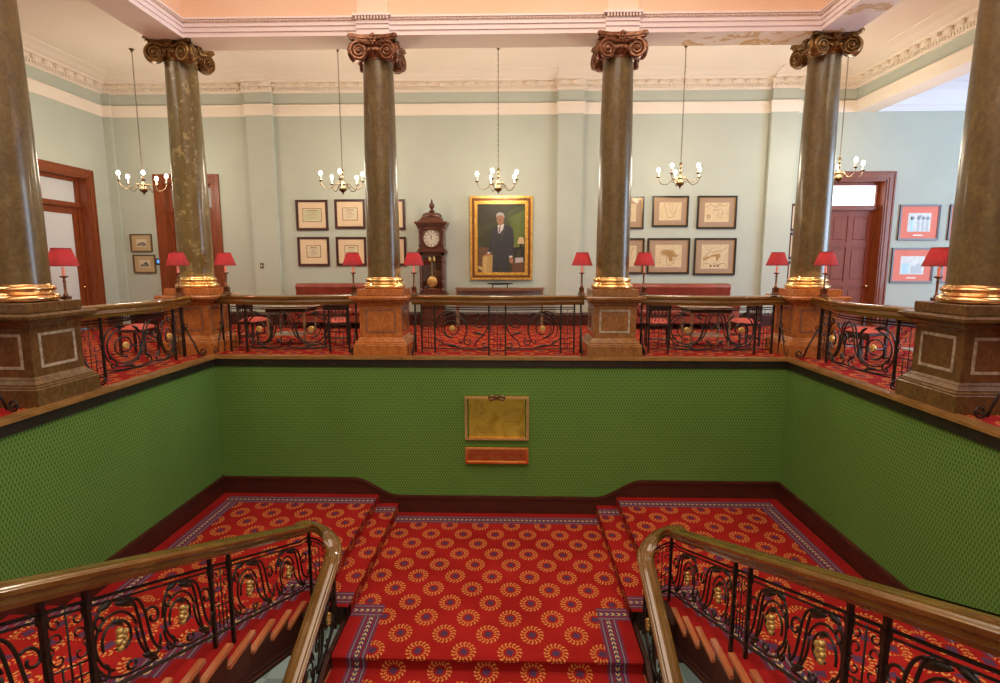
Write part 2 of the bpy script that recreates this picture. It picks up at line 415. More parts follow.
# green stairwell walls
b = MB(); b.quad([(-WX, WY, GZ + 1.6), (WX, WY, GZ + 1.6), (WX, WY, -.04), (-WX, WY, -.04)], [(-WX, 0), (WX, 0), (WX, 3.5), (-WX, 3.5)])
b.quad([(-WX, WY + .1, GZ), (WX, WY + .1, GZ), (WX, WY + .1, -.04), (-WX, WY + .1, -.04)], [(0, 0)] * 4, 0)
struct(b.build('wall_stairwell_back', 'green'))
for s, nm in ((-1, 'wall_stairwell_left'), (1, 'wall_stairwell_right')):
    b = MB(); X = s * WX
    b.quad([(X, NEAR, -3.55), (X, WY, -3.55), (X, WY, -.04), (X, NEAR, -.04)], [(NEAR, 0), (WY, 0), (WY, 3.51), (NEAR, 3.51)])
    b.quad([(X + s * .1, NEAR, -3.55), (X + s * .1, WY, -3.55), (X + s * .1, WY, -.04), (X + s * .1, NEAR, -.04)], [(0, 0)] * 4)
    struct(b.build(nm, 'green'))

# skirting of the stairwell back: high over the side landings, swept down over the centre
b = MB(); top = []
def sk(x):   # top of skirting
    a = abs(x)
    if a >= 2.55: return -2.18
    if a <= 1.75: return -2.50
    t = (a - 1.75) / .8; t = t * t * (3 - 2 * t); return -2.50 + .32 * t
xs = [-WX + .02 + i * (2 * WX - .04) / 160 for i in range(161)]
def skpoly(b, d0, d1, lo, hi):
    for i in range(160):
        x0, x1 = xs[i], xs[i + 1]
        l0, l1 = (Z3 - .1, Z3 - .1) if lo is None else (sk(x0) + lo, sk(x1) + lo)
        h0, h1 = sk(x0) + hi, sk(x1) + hi
        vs = [(x0, WY - d1, l0), (x1, WY - d1, l1), (x1, WY - d0, l1), (x0, WY - d0, l0), (x0, WY - d1, h0), (x1, WY - d1, h1), (x1, WY - d0, h1), (x0, WY - d0, h0)]
        b.add(vs, [[3, 2, 1, 0], [4, 5, 6, 7], [0, 1, 5, 4], [1, 2, 6, 5], [2, 3, 7, 6], [3, 0, 4, 7]])
skpoly(b, 0, .03, None, -.05); skpoly(b, 0, .05, -.05, -.02); skpoly(b, 0, .038, -.02, 0)
struct(b.build('baseboard_stairwell_back', 'skirt'))
# side skirtings: level on the landing, then raking up with the flight
for s, nm in ((-1, 'baseboard_stairwell_left'), (1, 'baseboard_stairwell_right')):
    b = MB()
    def rk(y): return -2.18 if y >= YS + .25 else -2.18 + (YS + .25 - y) * RIS / GO
    ys = [WY, YS + .25, .4]
    for d, lo, hi in ((.03, -1.2, -.05), (.05, -.05, -.02), (.038, -.02, 0)):
        for y1, y0 in zip(ys[:-1], ys[1:]):
            def q(y, z, dd): return (s * (WX - dd), y, z)
            l0, l1 = rk(y0) + lo, rk(y1) + lo
            if lo < -1: l0 = rk(y0) - .5; l1 = rk(y1) - .5
            vs = [q(y0, l0, 0), q(y1, l1, 0), q(y1, l1, d), q(y0, l0, d), q(y0, min(rk(y0) + hi, -.17), 0), q(y1, rk(y1) + hi, 0), q(y1, rk(y1) + hi, d), q(y0, min(rk(y0) + hi, -.17), d)]
            b.add(vs, [[3, 2, 1, 0], [4, 5, 6, 7], [0, 1, 5, 4], [1, 2, 6, 5], [2, 3, 7, 6], [3, 0, 4, 7]])
    struct(b.build(nm, 'skirt'))

# ------------------------------------------------------------------ stairs
X3, X2 = 1.77, 2.12            # step edges beside the central landing
XI, XO = 2.15, WX - .03        # side flight: inner end of treads, wall side
RXI, RXO = 1.87, 2.24          # balustrade lines: central flight, side flight
YT = 6.35                      # centre of the rail turn
def carpet_rect(b, x0, x1, y0, y1, z, m=0):
    b.quad([(x0, y0, z), (x1, y0, z), (x1, y1, z), (x0, y1, z)], [(x0, y0), (x1, y0), (x1, y1), (x0, y1)], m)
def border_x(b, x0, x1, y0, y1, z):     # runs along x, v across y
    b.quad([(x0, y0, z), (x1, y0, z), (x1, y1, z), (x0, y1, z)], [(x0, 0), (x1, 0), (x1, 1), (x0, 1)], 1)
def border_y(b, x0, x1, y0, y1, z):
    b.quad([(x0, y0, z), (x1, y0, z), (x1, y1, z), (x0, y1, z)], [(y0, 0), (y0, 1), (y1, 1), (y1, 0)], 1)

t = thing('stair_landing', 'dark timber half landing at the foot of the green wall', 'stair landing', (0, YT + 1, Z3))
def loc(b): b.v = [(x, y - YT - 1, z - Z3) for x, y, z in b.v]; return b
b = MB()
b.box(-X3, X3, YC + .012, WY - .01, Z3 - .16, Z3 - .012)
for s in (-1, 1):
    b.box(s * X3, s * X2, YT + .12, WY - .01, Z3 - .16, Z2 - .012)
    b.box(s * X2, s * (WX - .01), YS - .02, WY - .01, Z3 - .16, Z1 - .012)
loc(b).build('platform', 'darkwood', t)
for s in (-1, 1):   # rounded fascia where the landing wraps the open well
    b = MB(); pts = []
    for k in range(13):
        a = -PI / 2 + PI * k / 12
        pts.append((s * ((X3 + X2) / 2 + .175 * math.sin(a)), YT - .02 + .16 * math.cos(a)))
    for p, q in zip(pts[:-1], pts[1:]):
        zt = lambda p: Z2 - .02
        b.add([(p[0], p[1], Z3 - .18), (q[0], q[1], Z3 - .18), (q[0], q[1], Z2 - .014), (p[0], p[1], Z2 - .014),
               (p[0], YT + .2, Z3 - .18), (q[0], YT + .2, Z3 - .18), (q[0], YT + .2, Z2 - .014), (p[0], YT + .2, Z2 - .014)],
              [[0, 1, 2, 3], [7, 6, 5, 4], [3, 2, 6, 7], [4, 5, 1, 0]])
    loc(b).build('fascia', 'darkwood', t, 40)

# landing carpets
BW, BM = .25, .17
cc = MB()
z = Z3
carpet_rect(cc, -X3, X3, 6.65, WY - BM - BW, z, 0)
border_x(cc, -X3, X3, WY - BM - BW, WY - BM, z)
carpet_rect(cc, -X3, X3, WY - BM, WY - .03, z, 2)
carpet_rect(cc, -1.37, 1.37, YC, 6.65, z, 0)
for s in (-1, 1):
    border_x(cc, s * 1.37, s * X3, 6.40, 6.65, z) if s > 0 else border_x(cc, -X3, -1.37, 6.40, 6.65, z)
    if s > 0: border_y(cc, 1.37, 1.60, YC, 6.42, z + .0006); carpet_rect(cc, 1.60, X3, YC, 6.40, z, 2)
    else: border_y(cc, -1.60, -1.37, YC, 6.42, z + .0006); carpet_rect(cc, -X3, -1.60, YC, 6.40, z, 2)
o = cc.build('landing_carpet', ['carpet', 'border', 'redplain'])
tag(o, 'red wreath-patterned carpet covering the sunken middle of the half landing', 'carpet')
for s, nm in ((-1, 'left'), (1, 'right')):
    cc = MB(); z = Z2
    def R(a, b_): return (a, b_) if s > 0 else (-b_, -a)
    x0, x1 = R(X3 - .006, X2)
    carpet_rect(cc, x0, x1, 6.65, WY - BM - BW, z, 0); border_x(cc, x0, x1, 6.40, 6.65, z)
    border_x(cc, x0, x1, WY - BM - BW, WY - BM, z); carpet_rect(cc, x0, x1, WY - BM, WY - .03, z, 2)
    carpet_rect(cc, x0, x1, 6.33, 6.40, z, 2)
    # riser down to the middle
    X = s * (X3 - .006); cc.quad([(X, YT + .1, Z3), (X, WY - .03, Z3), (X, WY - .03, Z2), (X, YT + .1, Z2)], [(0, YT), (0, WY), (.17, WY), (.17, YT)], 0)
    tag(cc.build('stair_carpet', ['carpet', 'border', 'redplain']), 'narrow red carpet strip on the single step at the %s of the landing' % nm, 'carpet')
    cc = MB(); z = Z1
    xo = WX - .05
    a0, a1 = R(X2, xo - BM - BW)
    carpet_rect(cc, a0, a1, 6.65, WY - BM - BW, z, 0)
    a0, a1 = R(X2, xo - BM); border_x(cc, a0, a1, WY - BM - BW, WY - BM, z)
    a0, a1 = R(X2, xo); carpet_rect(cc, a0, a1, WY - BM, WY - .03, z, 2)
    a0, a1 = R(xo - BM, xo); carpet_rect(cc, a0, a1, YS, WY - BM, z, 2)
    a0, a1 = R(xo - BM - BW, xo - BM); border_y(cc, a0, a1, YS, WY - BM - BW, z)
    a0, a1 = R(X2, 2.62); border_x(cc, a0, a1, 6.40, 6.65, z)
    a0, a1 = R(2.37, 2.62); border_y(cc, a0, a1, YS, 6.40, z)
    a0, a1 = R(2.19, 2.37); carpet_rect(cc, a0, a1, YS, 6.40, z, 2)
    a0, a1 = R(X2, 2.19); carpet_rect(cc, a0, a1, 6.33, 6.40, z, 2)
    a0, a1 = R(2.62, xo - BM - BW); carpet_rect(cc, a0, a1, YS, 6.65, z, 0)
    X = s * (X2 - .006); cc.quad([(X, YT + .1, Z2), (X, WY - .03, Z2), (X, WY - .03, Z1), (X, YT + .1, Z1)], [(.1, YT), (.1, WY), (.27, WY), (.27, YT)], 0)
    tag(cc.build('landing_carpet', ['carpet', 'border', 'redplain']), 'red wreath carpet with purple border on the %s side of the landing' % nm, 'carpet')

# flights
NT = 14
for s, nm in ((-1, 'left'), (1, 'right')):
    t = thing('stair_flight', 'upper flight climbing towards the camera along the %s green wall' % nm, 'stair flight', (s * XI, YS, Z1), 0, 'upper flights of the staircase')
    ox, oy, oz = s * XI, YS, Z1
    for k in range(1, NT + 1):
        zt = Z1 + k * RIS; y1 = YS - (k - 1) * GO + .045; y0 = YS - k * GO - .02
        b = MB(); b.box(s * (XI - .025) - ox, s * (XO - .02) - ox, y0 - oy, y1 - oy, zt - .045 - oz, zt - .012 - oz, c=.008)
        b.box(s * (XI - .025) - ox, s * 2.18 - ox, y0 - oy, y1 - oy, zt - .012 - oz, zt - .001 - oz)
        b.build('tread', 'treadwood', t)
    b = MB()
    for k in range(1, NT + 1):
        zt = Z1 + k * RIS; b.box(s * (XI + .02) - ox, s * (XO - .02) - ox, YS - (k - 1) * GO - .03 - oy, YS - (k - 1) * GO - oy, zt - RIS - oz, zt - .045 - oz)
    b.build('riser', 'darkwood', t)['kind'] = 'stuff'
    b = MB()   # cut string + sloping soffit
    for k in range(1, NT + 1):
        zt = Z1 + k * RIS - .045; ya, yb = YS - (k - 1) * GO, YS - k * GO
        za, zb = Z1 + (k - 1) * RIS - .30, Z1 + k * RIS - .30
        for xa, xb in ((s * (XI + .01), s * (XI + .06)),):
            vs = [(xa, ya, za), (xb, ya, za), (xb, yb, zb), (xa, yb, zb), (xa, ya, zt), (xb, ya, zt), (xb, yb, zt), (xa, yb, zt)]
            vs = [(x - ox, y - oy, z - oz) for x, y, z in vs]
            b.add(vs, [[0, 1, 2, 3], [7, 6, 5, 4], [0, 3, 7, 4], [1, 5, 6, 2], [0, 4, 5, 1], [2, 6, 7, 3]])
    b.build('string_board', 'darkwood', t)
    b = MB(); y0, y1 = YS + .02, YS - NT * GO; z0, z1 = Z1 - .30, Z1 + NT * RIS - .30
    b.sweep([(s * (XI + .03) - ox, y0 - oy, z0 - oz), (s * (XI + .03) - ox, y1 - oy, z1 - oz)], [(-.05, -.04), (.05, -.04), (.06, 0), (.045, .02), (.05, .05), (-.05, .05), (-.045, .02), (-.06, 0)])
    b.build('string_moulding', 'darkwood', t)
    b = MB(); vs = [(s * (XI + .03), y0, z0 - .01), (s * XO, y0, z0 - .01), (s * XO, y1, z1 - .01), (s * (XI + .03), y1, z1 - .01)]
    vs = vs + [(x, y, z + .03) for x, y, z in vs]
    b.add([(x - ox, y - oy, z - oz) for x, y, z in vs], [[0, 1, 2, 3], [7, 6, 5, 4], [0, 4, 5, 1], [1, 5, 6, 2], [2, 6, 7, 3], [3, 7, 4, 0]]); b.build('soffit', 'darkwood', t)
    # runner
    bands = [(2.18, 2.37, 2), (2.37, 2.62, 1), (2.62, XO - .02 - BM - BW, 0), (XO - .02 - BM - BW, XO - .02 - BM, 1), (XO - .02 - BM, XO - .02, 2)]
    cc = MB(); L = 0; prof = []
    for k in range(1, NT + 1):
        zt = Z1 + k * RIS; yf = YS - (k - 1) * GO
        prof += [(yf, zt - RIS), (yf, zt - .05), (yf + .047, zt - .047), (yf + .052, zt - .02), (yf + .04, zt)]
    prof.append((YS - NT * GO, Z1 + NT * RIS))
    for (ya, za), (yb, zb) in zip(prof[:-1], prof[1:]):
        dl = math.hypot(ya - yb, za - zb)
        for x0, x1, mi in bands:
            xa, xb = s * x0, s * x1
            if mi == 1: uvs = [(L, 0), (L, 1), (L + dl, 1), (L + dl, 0)]
            else: uvs = [(xa, -L + YS), (xb, -L + YS), (xb, -L - dl + YS), (xa, -L - dl + YS)]
            cc.quad([(xa, ya, za), (xb, ya, za), (xb, yb, zb), (xa, yb, zb)], uvs, mi)
        L += dl
    tag(cc.build('stair_carpet', ['carpet', 'border', 'redplain']), 'red runner with purple borders on the %s upper flight' % nm, 'carpet')

t = thing('stair_flight', 'lower central flight dropping towards the camera between the curved handrails', 'stair flight', (0, YC, Z3))
NC = 13
for k in range(1, NC + 1):
    zt = Z3 - k * RIS; y1 = YC - (k - 1) * GO; y0 = YC - k * GO
    b = MB(); b.box(-X3 - .04, X3 + .04, y0 + .0 - YC, y1 - YC, zt - .045 - Z3, zt - .012 - Z3, c=.008); b.build('tread', 'treadwood', t)
b = MB()
for k in range(0, NC + 1):
    y = YC - k * GO; zt = Z3 - k * RIS; b.box(-X3, X3, y + .008 - YC, y + .03 - YC, zt - RIS - Z3, zt - .045 - Z3)
b.build('riser', 'darkwood', t)['kind'] = 'stuff'
for s in (-1, 1):
    b = MB()
    ya, yb = YC + .7, YC - NC * GO
    za, zb = Z3 - .0, Z3 - NC * RIS
    b.add([(s * (X3 + .02), ya - YC, -.35), (s * (X3 + .07), ya - YC, -.35), (s * (X3 + .07), -YC * 0 + 0, -.35), (s * (X3 + .02), 0, -.35),
           (s * (X3 + .02), ya - YC, -.01), (s * (X3 + .07), ya - YC, -.01), (s * (X3 + .07), 0, -.01), (s * (X3 + .02), 0, -.01)],
          [[0, 1, 2, 3], [7, 6, 5, 4], [0, 4, 5, 1], [1, 5, 6, 2], [2, 6, 7, 3], [3, 7, 4, 0]])
    b.add([(s * (X3 + .02), 0, -.35), (s * (X3 + .07), 0, -.35), (s * (X3 + .07), -NC * GO, -NC * RIS - .35), (s * (X3 + .02), -NC * GO, -NC * RIS - .35),
           (s * (X3 + .02), 0, -.01), (s * (X3 + .07), 0, -.01), (s * (X3 + .07), -NC * GO, -NC * RIS - .01), (s * (X3 + .02), -NC * GO, -NC * RIS - .01)],
          [[0, 1, 2, 3], [7, 6, 5, 4], [0, 4, 5, 1], [1, 5, 6, 2], [2, 6, 7, 3], [3, 7, 4, 0]])
    b.build('string_board', 'darkwood', t)
cc = MB(); prof = [(YC, Z3 - .02)]; L = 0
prof = [(YC, Z3), (YC - .025, Z3 - .02), (YC - .025, Z3 - .045), (YC + .0, Z3 - .05)]
for k in range(1, NC + 1):
    zt = Z3 - k * RIS; y = YC - (k - 1) * GO
    prof += [(y, zt), (y - GO + .02 - .02, zt), (y - GO - .025, zt - .02), (y - GO - .025, zt - .045), (y - GO, zt - .05)]
bands = [(-X3, -1.60, 2), (-1.60, -1.37, 1), (-1.37, 1.37, 0), (1.37, 1.60, 1), (1.60, X3, 2)]
for (ya, za), (yb, zb) in zip(prof[:-1], prof[1:]):
    dl = math.hypot(ya - yb, za - zb)
    for x0, x1, mi in bands:
        uvs = [(L, 0), (L, 1), (L + dl, 1), (L + dl, 0)] if mi == 1 else [(x0, YC - L), (x1, YC - L), (x1, YC - L - dl), (x0, YC - L - dl)]
        cc.quad([(x0, ya, za), (x1, ya, za), (x1, yb, zb), (x0, yb, zb)], uvs, mi)
    L += dl
tag(cc.build('stair_carpet', ['carpet', 'border', 'redplain']), 'red runner with purple borders on the lower central flight', 'carpet')

# ------------------------------------------------------------------ scrollwork pattern tools (2D lists of points)
def arc(cx, cy, r0, r1, a0, a1, n=22, ky=1.0):
    return [(cx + (r0 + (r1 - r0) * i / n) * math.cos(math.radians(a0 + (a1 - a0) * i / n)),
             cy + ky * (r0 + (r1 - r0) * i / n) * math.sin(math.radians(a0 + (a1 - a0) * i / n))) for i in range(n + 1)]
def bez(p0, p1, p2, p3, n=16):
    out = []
    for i in range(n + 1):
        t_ = i / n; u_ = 1 - t_
        out.append(tuple(u_**3 * a + 3 * u_ * u_ * t_ * b_ + 3 * u_ * t_ * t_ * c + t_**3 * d for a, b_, c, d in zip(p0, p1, p2, p3)))
    return out
def scroll(b, pts, fn, r=.012, taper=False, m=0):
    P = [fn(u, v) for u, v in pts]
    n = len(P); rr = [r * (1 - .45 * i / (n - 1)) for i in range(n)] if taper else r
    b.tube(P, rr, 5, m)
def leaf(b, u0, v0, u1, v1, fn, w=.022):
    n = 6; P = []; R = []
    for i in range(n + 1):
        t_ = i / n; P.append(fn(u0 + (u1 - u0) * t_, v0 + (v1 - v0) * t_ + .012 * math.sin(PI * t_))); R.append(max(.003, w * math.sin(PI * (t_ * .85 + .08))))
    b.tube(P, R, 6)
def rosette_mesh(r=.05):
    b = MB(); b.lathe([(.001, -.02), (r * .9, -.015), (r, 0), (r * .8, .014), (r * .35, .02), (r * .3, .032), (.001, .036)], 16)
    for k in range(10):
        a = 2 * PI * k / 10; b.ball((r * .68 * math.cos(a), r * .68 * math.sin(a), .012), r * .26, n=6)
    return b

# ------------------------------------------------------------------ gallery balustrades
RT = 1.045
RAILPROF = [(-.085, -.165), (.085, -.165), (.092, -.13), (.105, -.115), (.10, -.07), (.12, -.05), (.125, -.02), (.105, -.002), (.06, .004), (-.06, .004), (-.105, -.002), (-.125, -.02), (-.12, -.05), (-.10, -.07), (-.105, -.115), (-.092, -.13)]
def bow(u, L): return .25 * (.5 + .5 * math.cos(2 * PI * u / L))
def half_A(b, fn, w, h):          # centre-bay panel, drawn for outer edge at u=0
    c = (.33 * w, .52 * h)
    scroll(b, arc(*c, .10, .165, 250, 630, 30), fn)
    scroll(b, arc(*c, .165, .265, 270, -20, 30) , fn)
    scroll(b, arc(c[0], c[1], .265, .27, 215, -20, 30), fn, .008)
    scroll(b, bez((c[0] + .26, c[1] - .02), (c[0] + .22, .12 * h), (c[0] + .1, .1 * h), (c[0] + .13, .24 * h)), fn)
    scroll(b, arc(.60 * w, .20 * h, .02, .075, 0, 420, 24), fn)
    scroll(b, arc(.80 * w, .70 * h, .03, .125, 60, 360, 24), fn)
    scroll(b, arc(.80 * w, .86 * h, .02, .06, 200, -90, 16), fn)
    scroll(b, bez((.98 * w, .62 * h), (.95 * w, .3 * h), (.78 * w, .35 * h), (.74 * w, .08 * h)), fn)
    scroll(b, arc(.92 * w, .14 * h, .015, .06, 30, 330, 18), fn)
    scroll(b, bez((.0, .3 * h), (.1 * w, .02 * h), (.5 * w, .02 * h), (.98 * w, .05 * h)), fn)
    scroll(b, arc(.10 * w, .16 * h, .015, .06, 180, -120, 18), fn)
    scroll(b, arc(.11 * w, .83 * h, .015, .07, 180, 420, 18), fn)
    scroll(b, bez((.02 * w, .5 * h), (.0 * w, .75 * h), (.12 * w, .95 * h), (.3 * w, .96 * h)), fn)
    leaf(b, .22 * w, .10 * h, .48 * w, .03 * h, fn, .026); leaf(b, .70 * w, .44 * h, .90 * w, .36 * h, fn); leaf(b, .45 * w, .92 * h, .62 * w, .82 * h, fn); leaf(b, .2 * w, .86 * h, .4 * w, .95 * h, fn)
def half_B(b, fn, w, h):          # wide facing scroll panels (u=0 outer, u=w centre of bay)
    c = (.38 * w, .50 * h)
    scroll(b, arc(*c, .085, .16, 250, 640, 30), fn)
    scroll(b, arc(c[0], c[1], .245, .255, 100, 400, 30), fn)
    scroll(b, bez((c[0] - .02, .5 * h + .25), (.10 * w, .98 * h), (.0, .7 * h), (.02 * w, .45 * h)), fn)
    scroll(b, bez((.02 * w, .5 * h), (.02 * w, .0), (.45 * w, -.02 * h), (.72 * w, .30 * h)), fn)
    scroll(b, bez((.72 * w, .30 * h), (.86 * w, .5 * h), (.80 * w, .86 * h), (w, .95 * h)), fn)
    scroll(b, bez((.60 * w, .15 * h), (.80 * w, .4 * h), (.70 * w, .8 * h), (.88 * w, .93 * h)), fn)
    scroll(b, arc(.90 * w, .60 * h, .02, .085, 180, 500, 20), fn)
    scroll(b, arc(.15 * w, .14 * h, .015, .06, 90, 420, 18), fn)
    scroll(b, arc(.14 * w, .30 * h, .015, .05, 0, -320, 18), fn)
    scroll(b, arc(.86 * w, .14 * h, .02, .075, 200, -140, 20), fn)
    scroll(b, bez((.0, .06 * h), (.3 * w, .0), (.6 * w, .02 * h), (w, .06 * h)), fn)
    leaf(b, .30 * w, .10 * h, .55 * w, .04 * h, fn, .026); leaf(b, .2 * w, .93 * h, .42 * w, .86 * h, fn); leaf(b, .78 * w, .26 * h, .92 * w, .16 * h, fn); leaf(b, .55 * w, .88 * h, .70 * w, .74 * h, fn)
def narrow(b, fn, u0, u1, h):
    w = u1 - u0; mu = (u0 + u1) / 2
    for f_ in (.3, .7): scroll(b, [(u0 + w * f_, .04 * h), (u0 + w * f_, .42 * h)], fn, .006)
    scroll(b, [(mu, 0), (mu, h)], fn, .006)
    for vv in (.14, .26, .40): scroll(b, [(u0, vv * h), (u1, vv * h)], fn, .006)
    for sg in (-1, 1):
        scroll(b, arc(mu + sg * w * .24, .52 * h, .01, w * .2, 90, 90 + sg * 330, 14), fn, .006)
        scroll(b, arc(mu + sg * w * .24, .72 * h, .01, w * .2, -90, -90 - sg * 330, 14), fn, .006)
        scroll(b, arc(mu + sg * w * .24, .90 * h, .01, w * .17, 90, 90 + sg * 330, 14), fn, .006)

def balustrade(label, C0, ang, L, kind, be=.97):
    """C0 = centre point on the rail's chord line, ang = direction of +u; +w (bow) points to the well"""
    t = thing('balustrade', label, 'balustrade', (C0[0], C0[1], .022 if False else 0), ang, 'wrought iron balustrades of the gallery')
    P = lambda u, z, d=0: (u, -bow(u, L) - d, z)       # local: well is at -y
    b = MB(); n = 40
    b.sweep([P(-L / 2 + L * i / n, RT) for i in range(n + 1)], RAILPROF); b.build('handrail', 'railwood', t, 35)
    v0, v1 = .09, .80; h = v1 - v0
    fr = {'A': (.895, .737, .095), 'B': (.86, .60)}[kind]
    for z, nm in ((v0, 'bottom_bar'), (v1 + .035, 'top_bar'), (v1, 'top_bar')):
        b = MB(); e = fr[0] * L / 2 if kind == 'A' else fr[0] * L / 2
        b.tube([P(-e + 2 * e * i / 30, z) for i in range(31)], .009, 4); b.build(nm, 'iron', t)
    posts = []
    for f_ in fr: posts += [-f_ * L / 2, f_ * L / 2]
    for u in posts:
        b = MB(); x, y, _ = P(u, 0); b.box(x - .0145, x + .0145, y - .0145, y + .0145, .0, RT - .15)
        b.ball((x, y, .5), .02, n=6, sc_=(1, 1, 1.4)); b.build('post', 'iron', t)
    fl = lambda s_: (lambda u, v: P(s_ * u, v0 + v))
    for s_ in (-1, 1):
        if kind == 'A': ua, ub = fr[1] * L / 2, fr[2] * L / 2
        else: ua, ub = fr[1] * L / 2, 0.0
        w = ua - ub; b = MB()
        fn = (lambda u, v, s_=s_, ua=ua: P(s_ * (ua - u), v0 + v))
        (half_A if kind == 'A' else half_B)(b, fn, w, h); b.build('scroll_panel', 'iron', t, True)
        b = MB(); narrow(b, lambda u, v, s_=s_: P(s_ * u, v0 + v), fr[1] * L / 2, fr[0] * L / 2, h); b.build('lattice_panel', 'iron', t, True)
        uc = ua - (.33 if kind == 'A' else .38) * w; zc = v0 + (.52 if kind == 'A' else .50) * h
        r = rosette_mesh(.055); q = P(s_ * uc, zc, .02)
        r.v = [(x + q[0], -z_ + q[1], y + q[2]) for x, y, z_ in r.v]; r.build('rosette', 'gold', t, 40)
        # raking brace with end scrolls
        b = MB(); ue = s_ * L / 2 * be; y0 = P(ue, 0)[1]
        b.box(ue - .014, ue + .014, y0 - .014, y0 + .014, 0, RT - .15)
        b.tube([(ue, y0 - .02, .52), (ue, y0 - .16, .26), (ue, y0 - .25, .03)], .015, 5)
        b.tube([(ue, y0 - .25 - .068 - (.068 - .0021 * i) * math.cos(a), .085 + (.068 - .0021 * i) * math.sin(a)) for i, a in [(i, PI + .4 + i * .4) for i in range(24)]], .0125, 5)
        b.tube([(ue, y0 - .03, .52 + .03 * math.sin(a)) if False else (ue, y0 - .05 + .032 * math.cos(a), .53 + .032 * math.sin(a)) for a in [i * .45 for i in range(13)]], .009, 5)
        b.build('brace', 'iron', t, True)
    if kind == 'A':
        b = MB(); narrow(b, lambda u, v: P(u, v0 + v), -fr[2] * L / 2, fr[2] * L / 2, h); b.build('lattice_panel', 'iron', t, True)
    return t

CY = {'mid': (2.02, 9.86), 'corner': (5.55, 10.0), 'side': (5.46, 6.33)}
balustrade('iron balustrade of the middle bay, in front of the large gilt-framed portrait', (0, 9.88), 0, 3.06, 'A')
for s, nm, wh in ((-1, 'left', 'certificates'), (1, 'right', 'maps')):
    balustrade('iron balustrade of the far %s bay, in front of the sofa under the %s' % (nm, wh), (s * 3.80, 9.92), 0, 2.54, 'B')
    balustrade('iron balustrade along the %s side of the stairwell, running from near to corner column' % nm, (s * 5.44, 8.17), PI / 2 if s < 0 else -PI / 2, 2.68, 'B', .89)
    balustrade('iron balustrade at the %s edge of the photo, nearer than the near %s column' % (nm, nm), (s * 5.44, 4.49), PI / 2 if s < 0 else -PI / 2, 2.68, 'B', .89)

# ------------------------------------------------------------------ stair balustrades
YR = 6.15                      # where the handrail starts to turn
def stair_path(s):
    pts = []   # (x, y, ztop)
    y = .05
    def zs(y): return -2.324 + (5.9 - y) * .41 + .95
    while y < YR - .01: pts.append((s * RXO, y, zs(y))); y += .1
    xm, r = (RXO + RXI) / 2, (RXO - RXI) / 2; za, zb = zs(YR), -2.07 - .45 * (5.71 - YR)
    for k in range(17):
        a = PI * k / 16; pts.append((s * (xm + r * math.cos(a)), YR + .29 * math.sin(a), za + (zb - za) * (.5 - .5 * math.cos(a)) ** 1))
    y = YR - .1
    while y > .6: pts.append((s * RXI, y, -2.07 - .45 * (5.71 - y))); y -= .1
    return pts
STAIRPROF = [(-.055, -.13), (.055, -.13), (.062, -.105), (.075, -.095), (.072, -.07), (.088, -.05), (.09, -.025), (.075, -.006), (.06, -.002), (.056, -.014), (.050, -.014), (.046, 0), (.012, .004), (.008, -.004), (-.008, -.004), (-.012, .004), (-.046, 0), (-.050, -.014), (-.056, -.014), (-.06, -.002), (-.075, -.006), (-.09, -.025), (-.088, -.05), (-.072, -.07), (-.075, -.095), (-.062, -.105)]
def half_S(b, fn, w, h, flip):
    F = (lambda u, v: fn(w - u, v)) if flip else fn
    c = (.36 * w, .50 * h)
    scroll(b, arc(*c, .075, .15, 240, 560, 26), F, .0095)
    scroll(b, arc(c[0], c[1], .17, .215, 20, 250, 20), F, .0095)
    scroll(b, bez((c[0] + .15, c[1] + .04), (c[0] + .16, .10 * h), (.95 * w, -.05 * h), (.96 * w, .35 * h)), F, .010)
    scroll(b, bez((.50 * w, .95 * h), (.72 * w, .95 * h), (.62 * w, .10 * h), (.86 * w, .08 * h)), F, .0105)
    scroll(b, bez((.56 * w, .93 * h), (.86 * w, .90 * h), (.70 * w, .26 * h), (.95 * w, .16 * h)), F, .0105)
    scroll(b, bez((.02 * w, .55 * h), (.05 * w, .9 * h), (.20 * w, .98 * h), (.42 * w, .96 * h)), F, .0095)
    scroll(b, arc(.86 * w, .62 * h, .02, .08, 150, 500, 20), F, .010)
    scroll(b, arc(.10 * w, .16 * h, .015, .065, 90, 430, 20), F, .010)
    scroll(b, arc(.47 * w, .14 * h, .015, .05, 60, 380, 18), F, .010)
    scroll(b, arc(.14 * w, .76 * h, .015, .055, -60, 270, 18), F, .010)
    scroll(b, bez((.02 * w, .4 * h), (.02 * w, .02 * h), (.4 * w, .0), (.85 * w, .05 * h)), F, .0095)
    leaf(b, .34 * w, .92 * h, .60 * w, .84 * h, F, .028); leaf(b, .12 * w, .88 * h, .32 * w, .96 * h, F, .026); leaf(b, .66 * w, .18 * h, .88 * w, .04 * h, F, .026); leaf(b, .28 * w, .72 * h, .42 * w, .64 * h, F, .022)

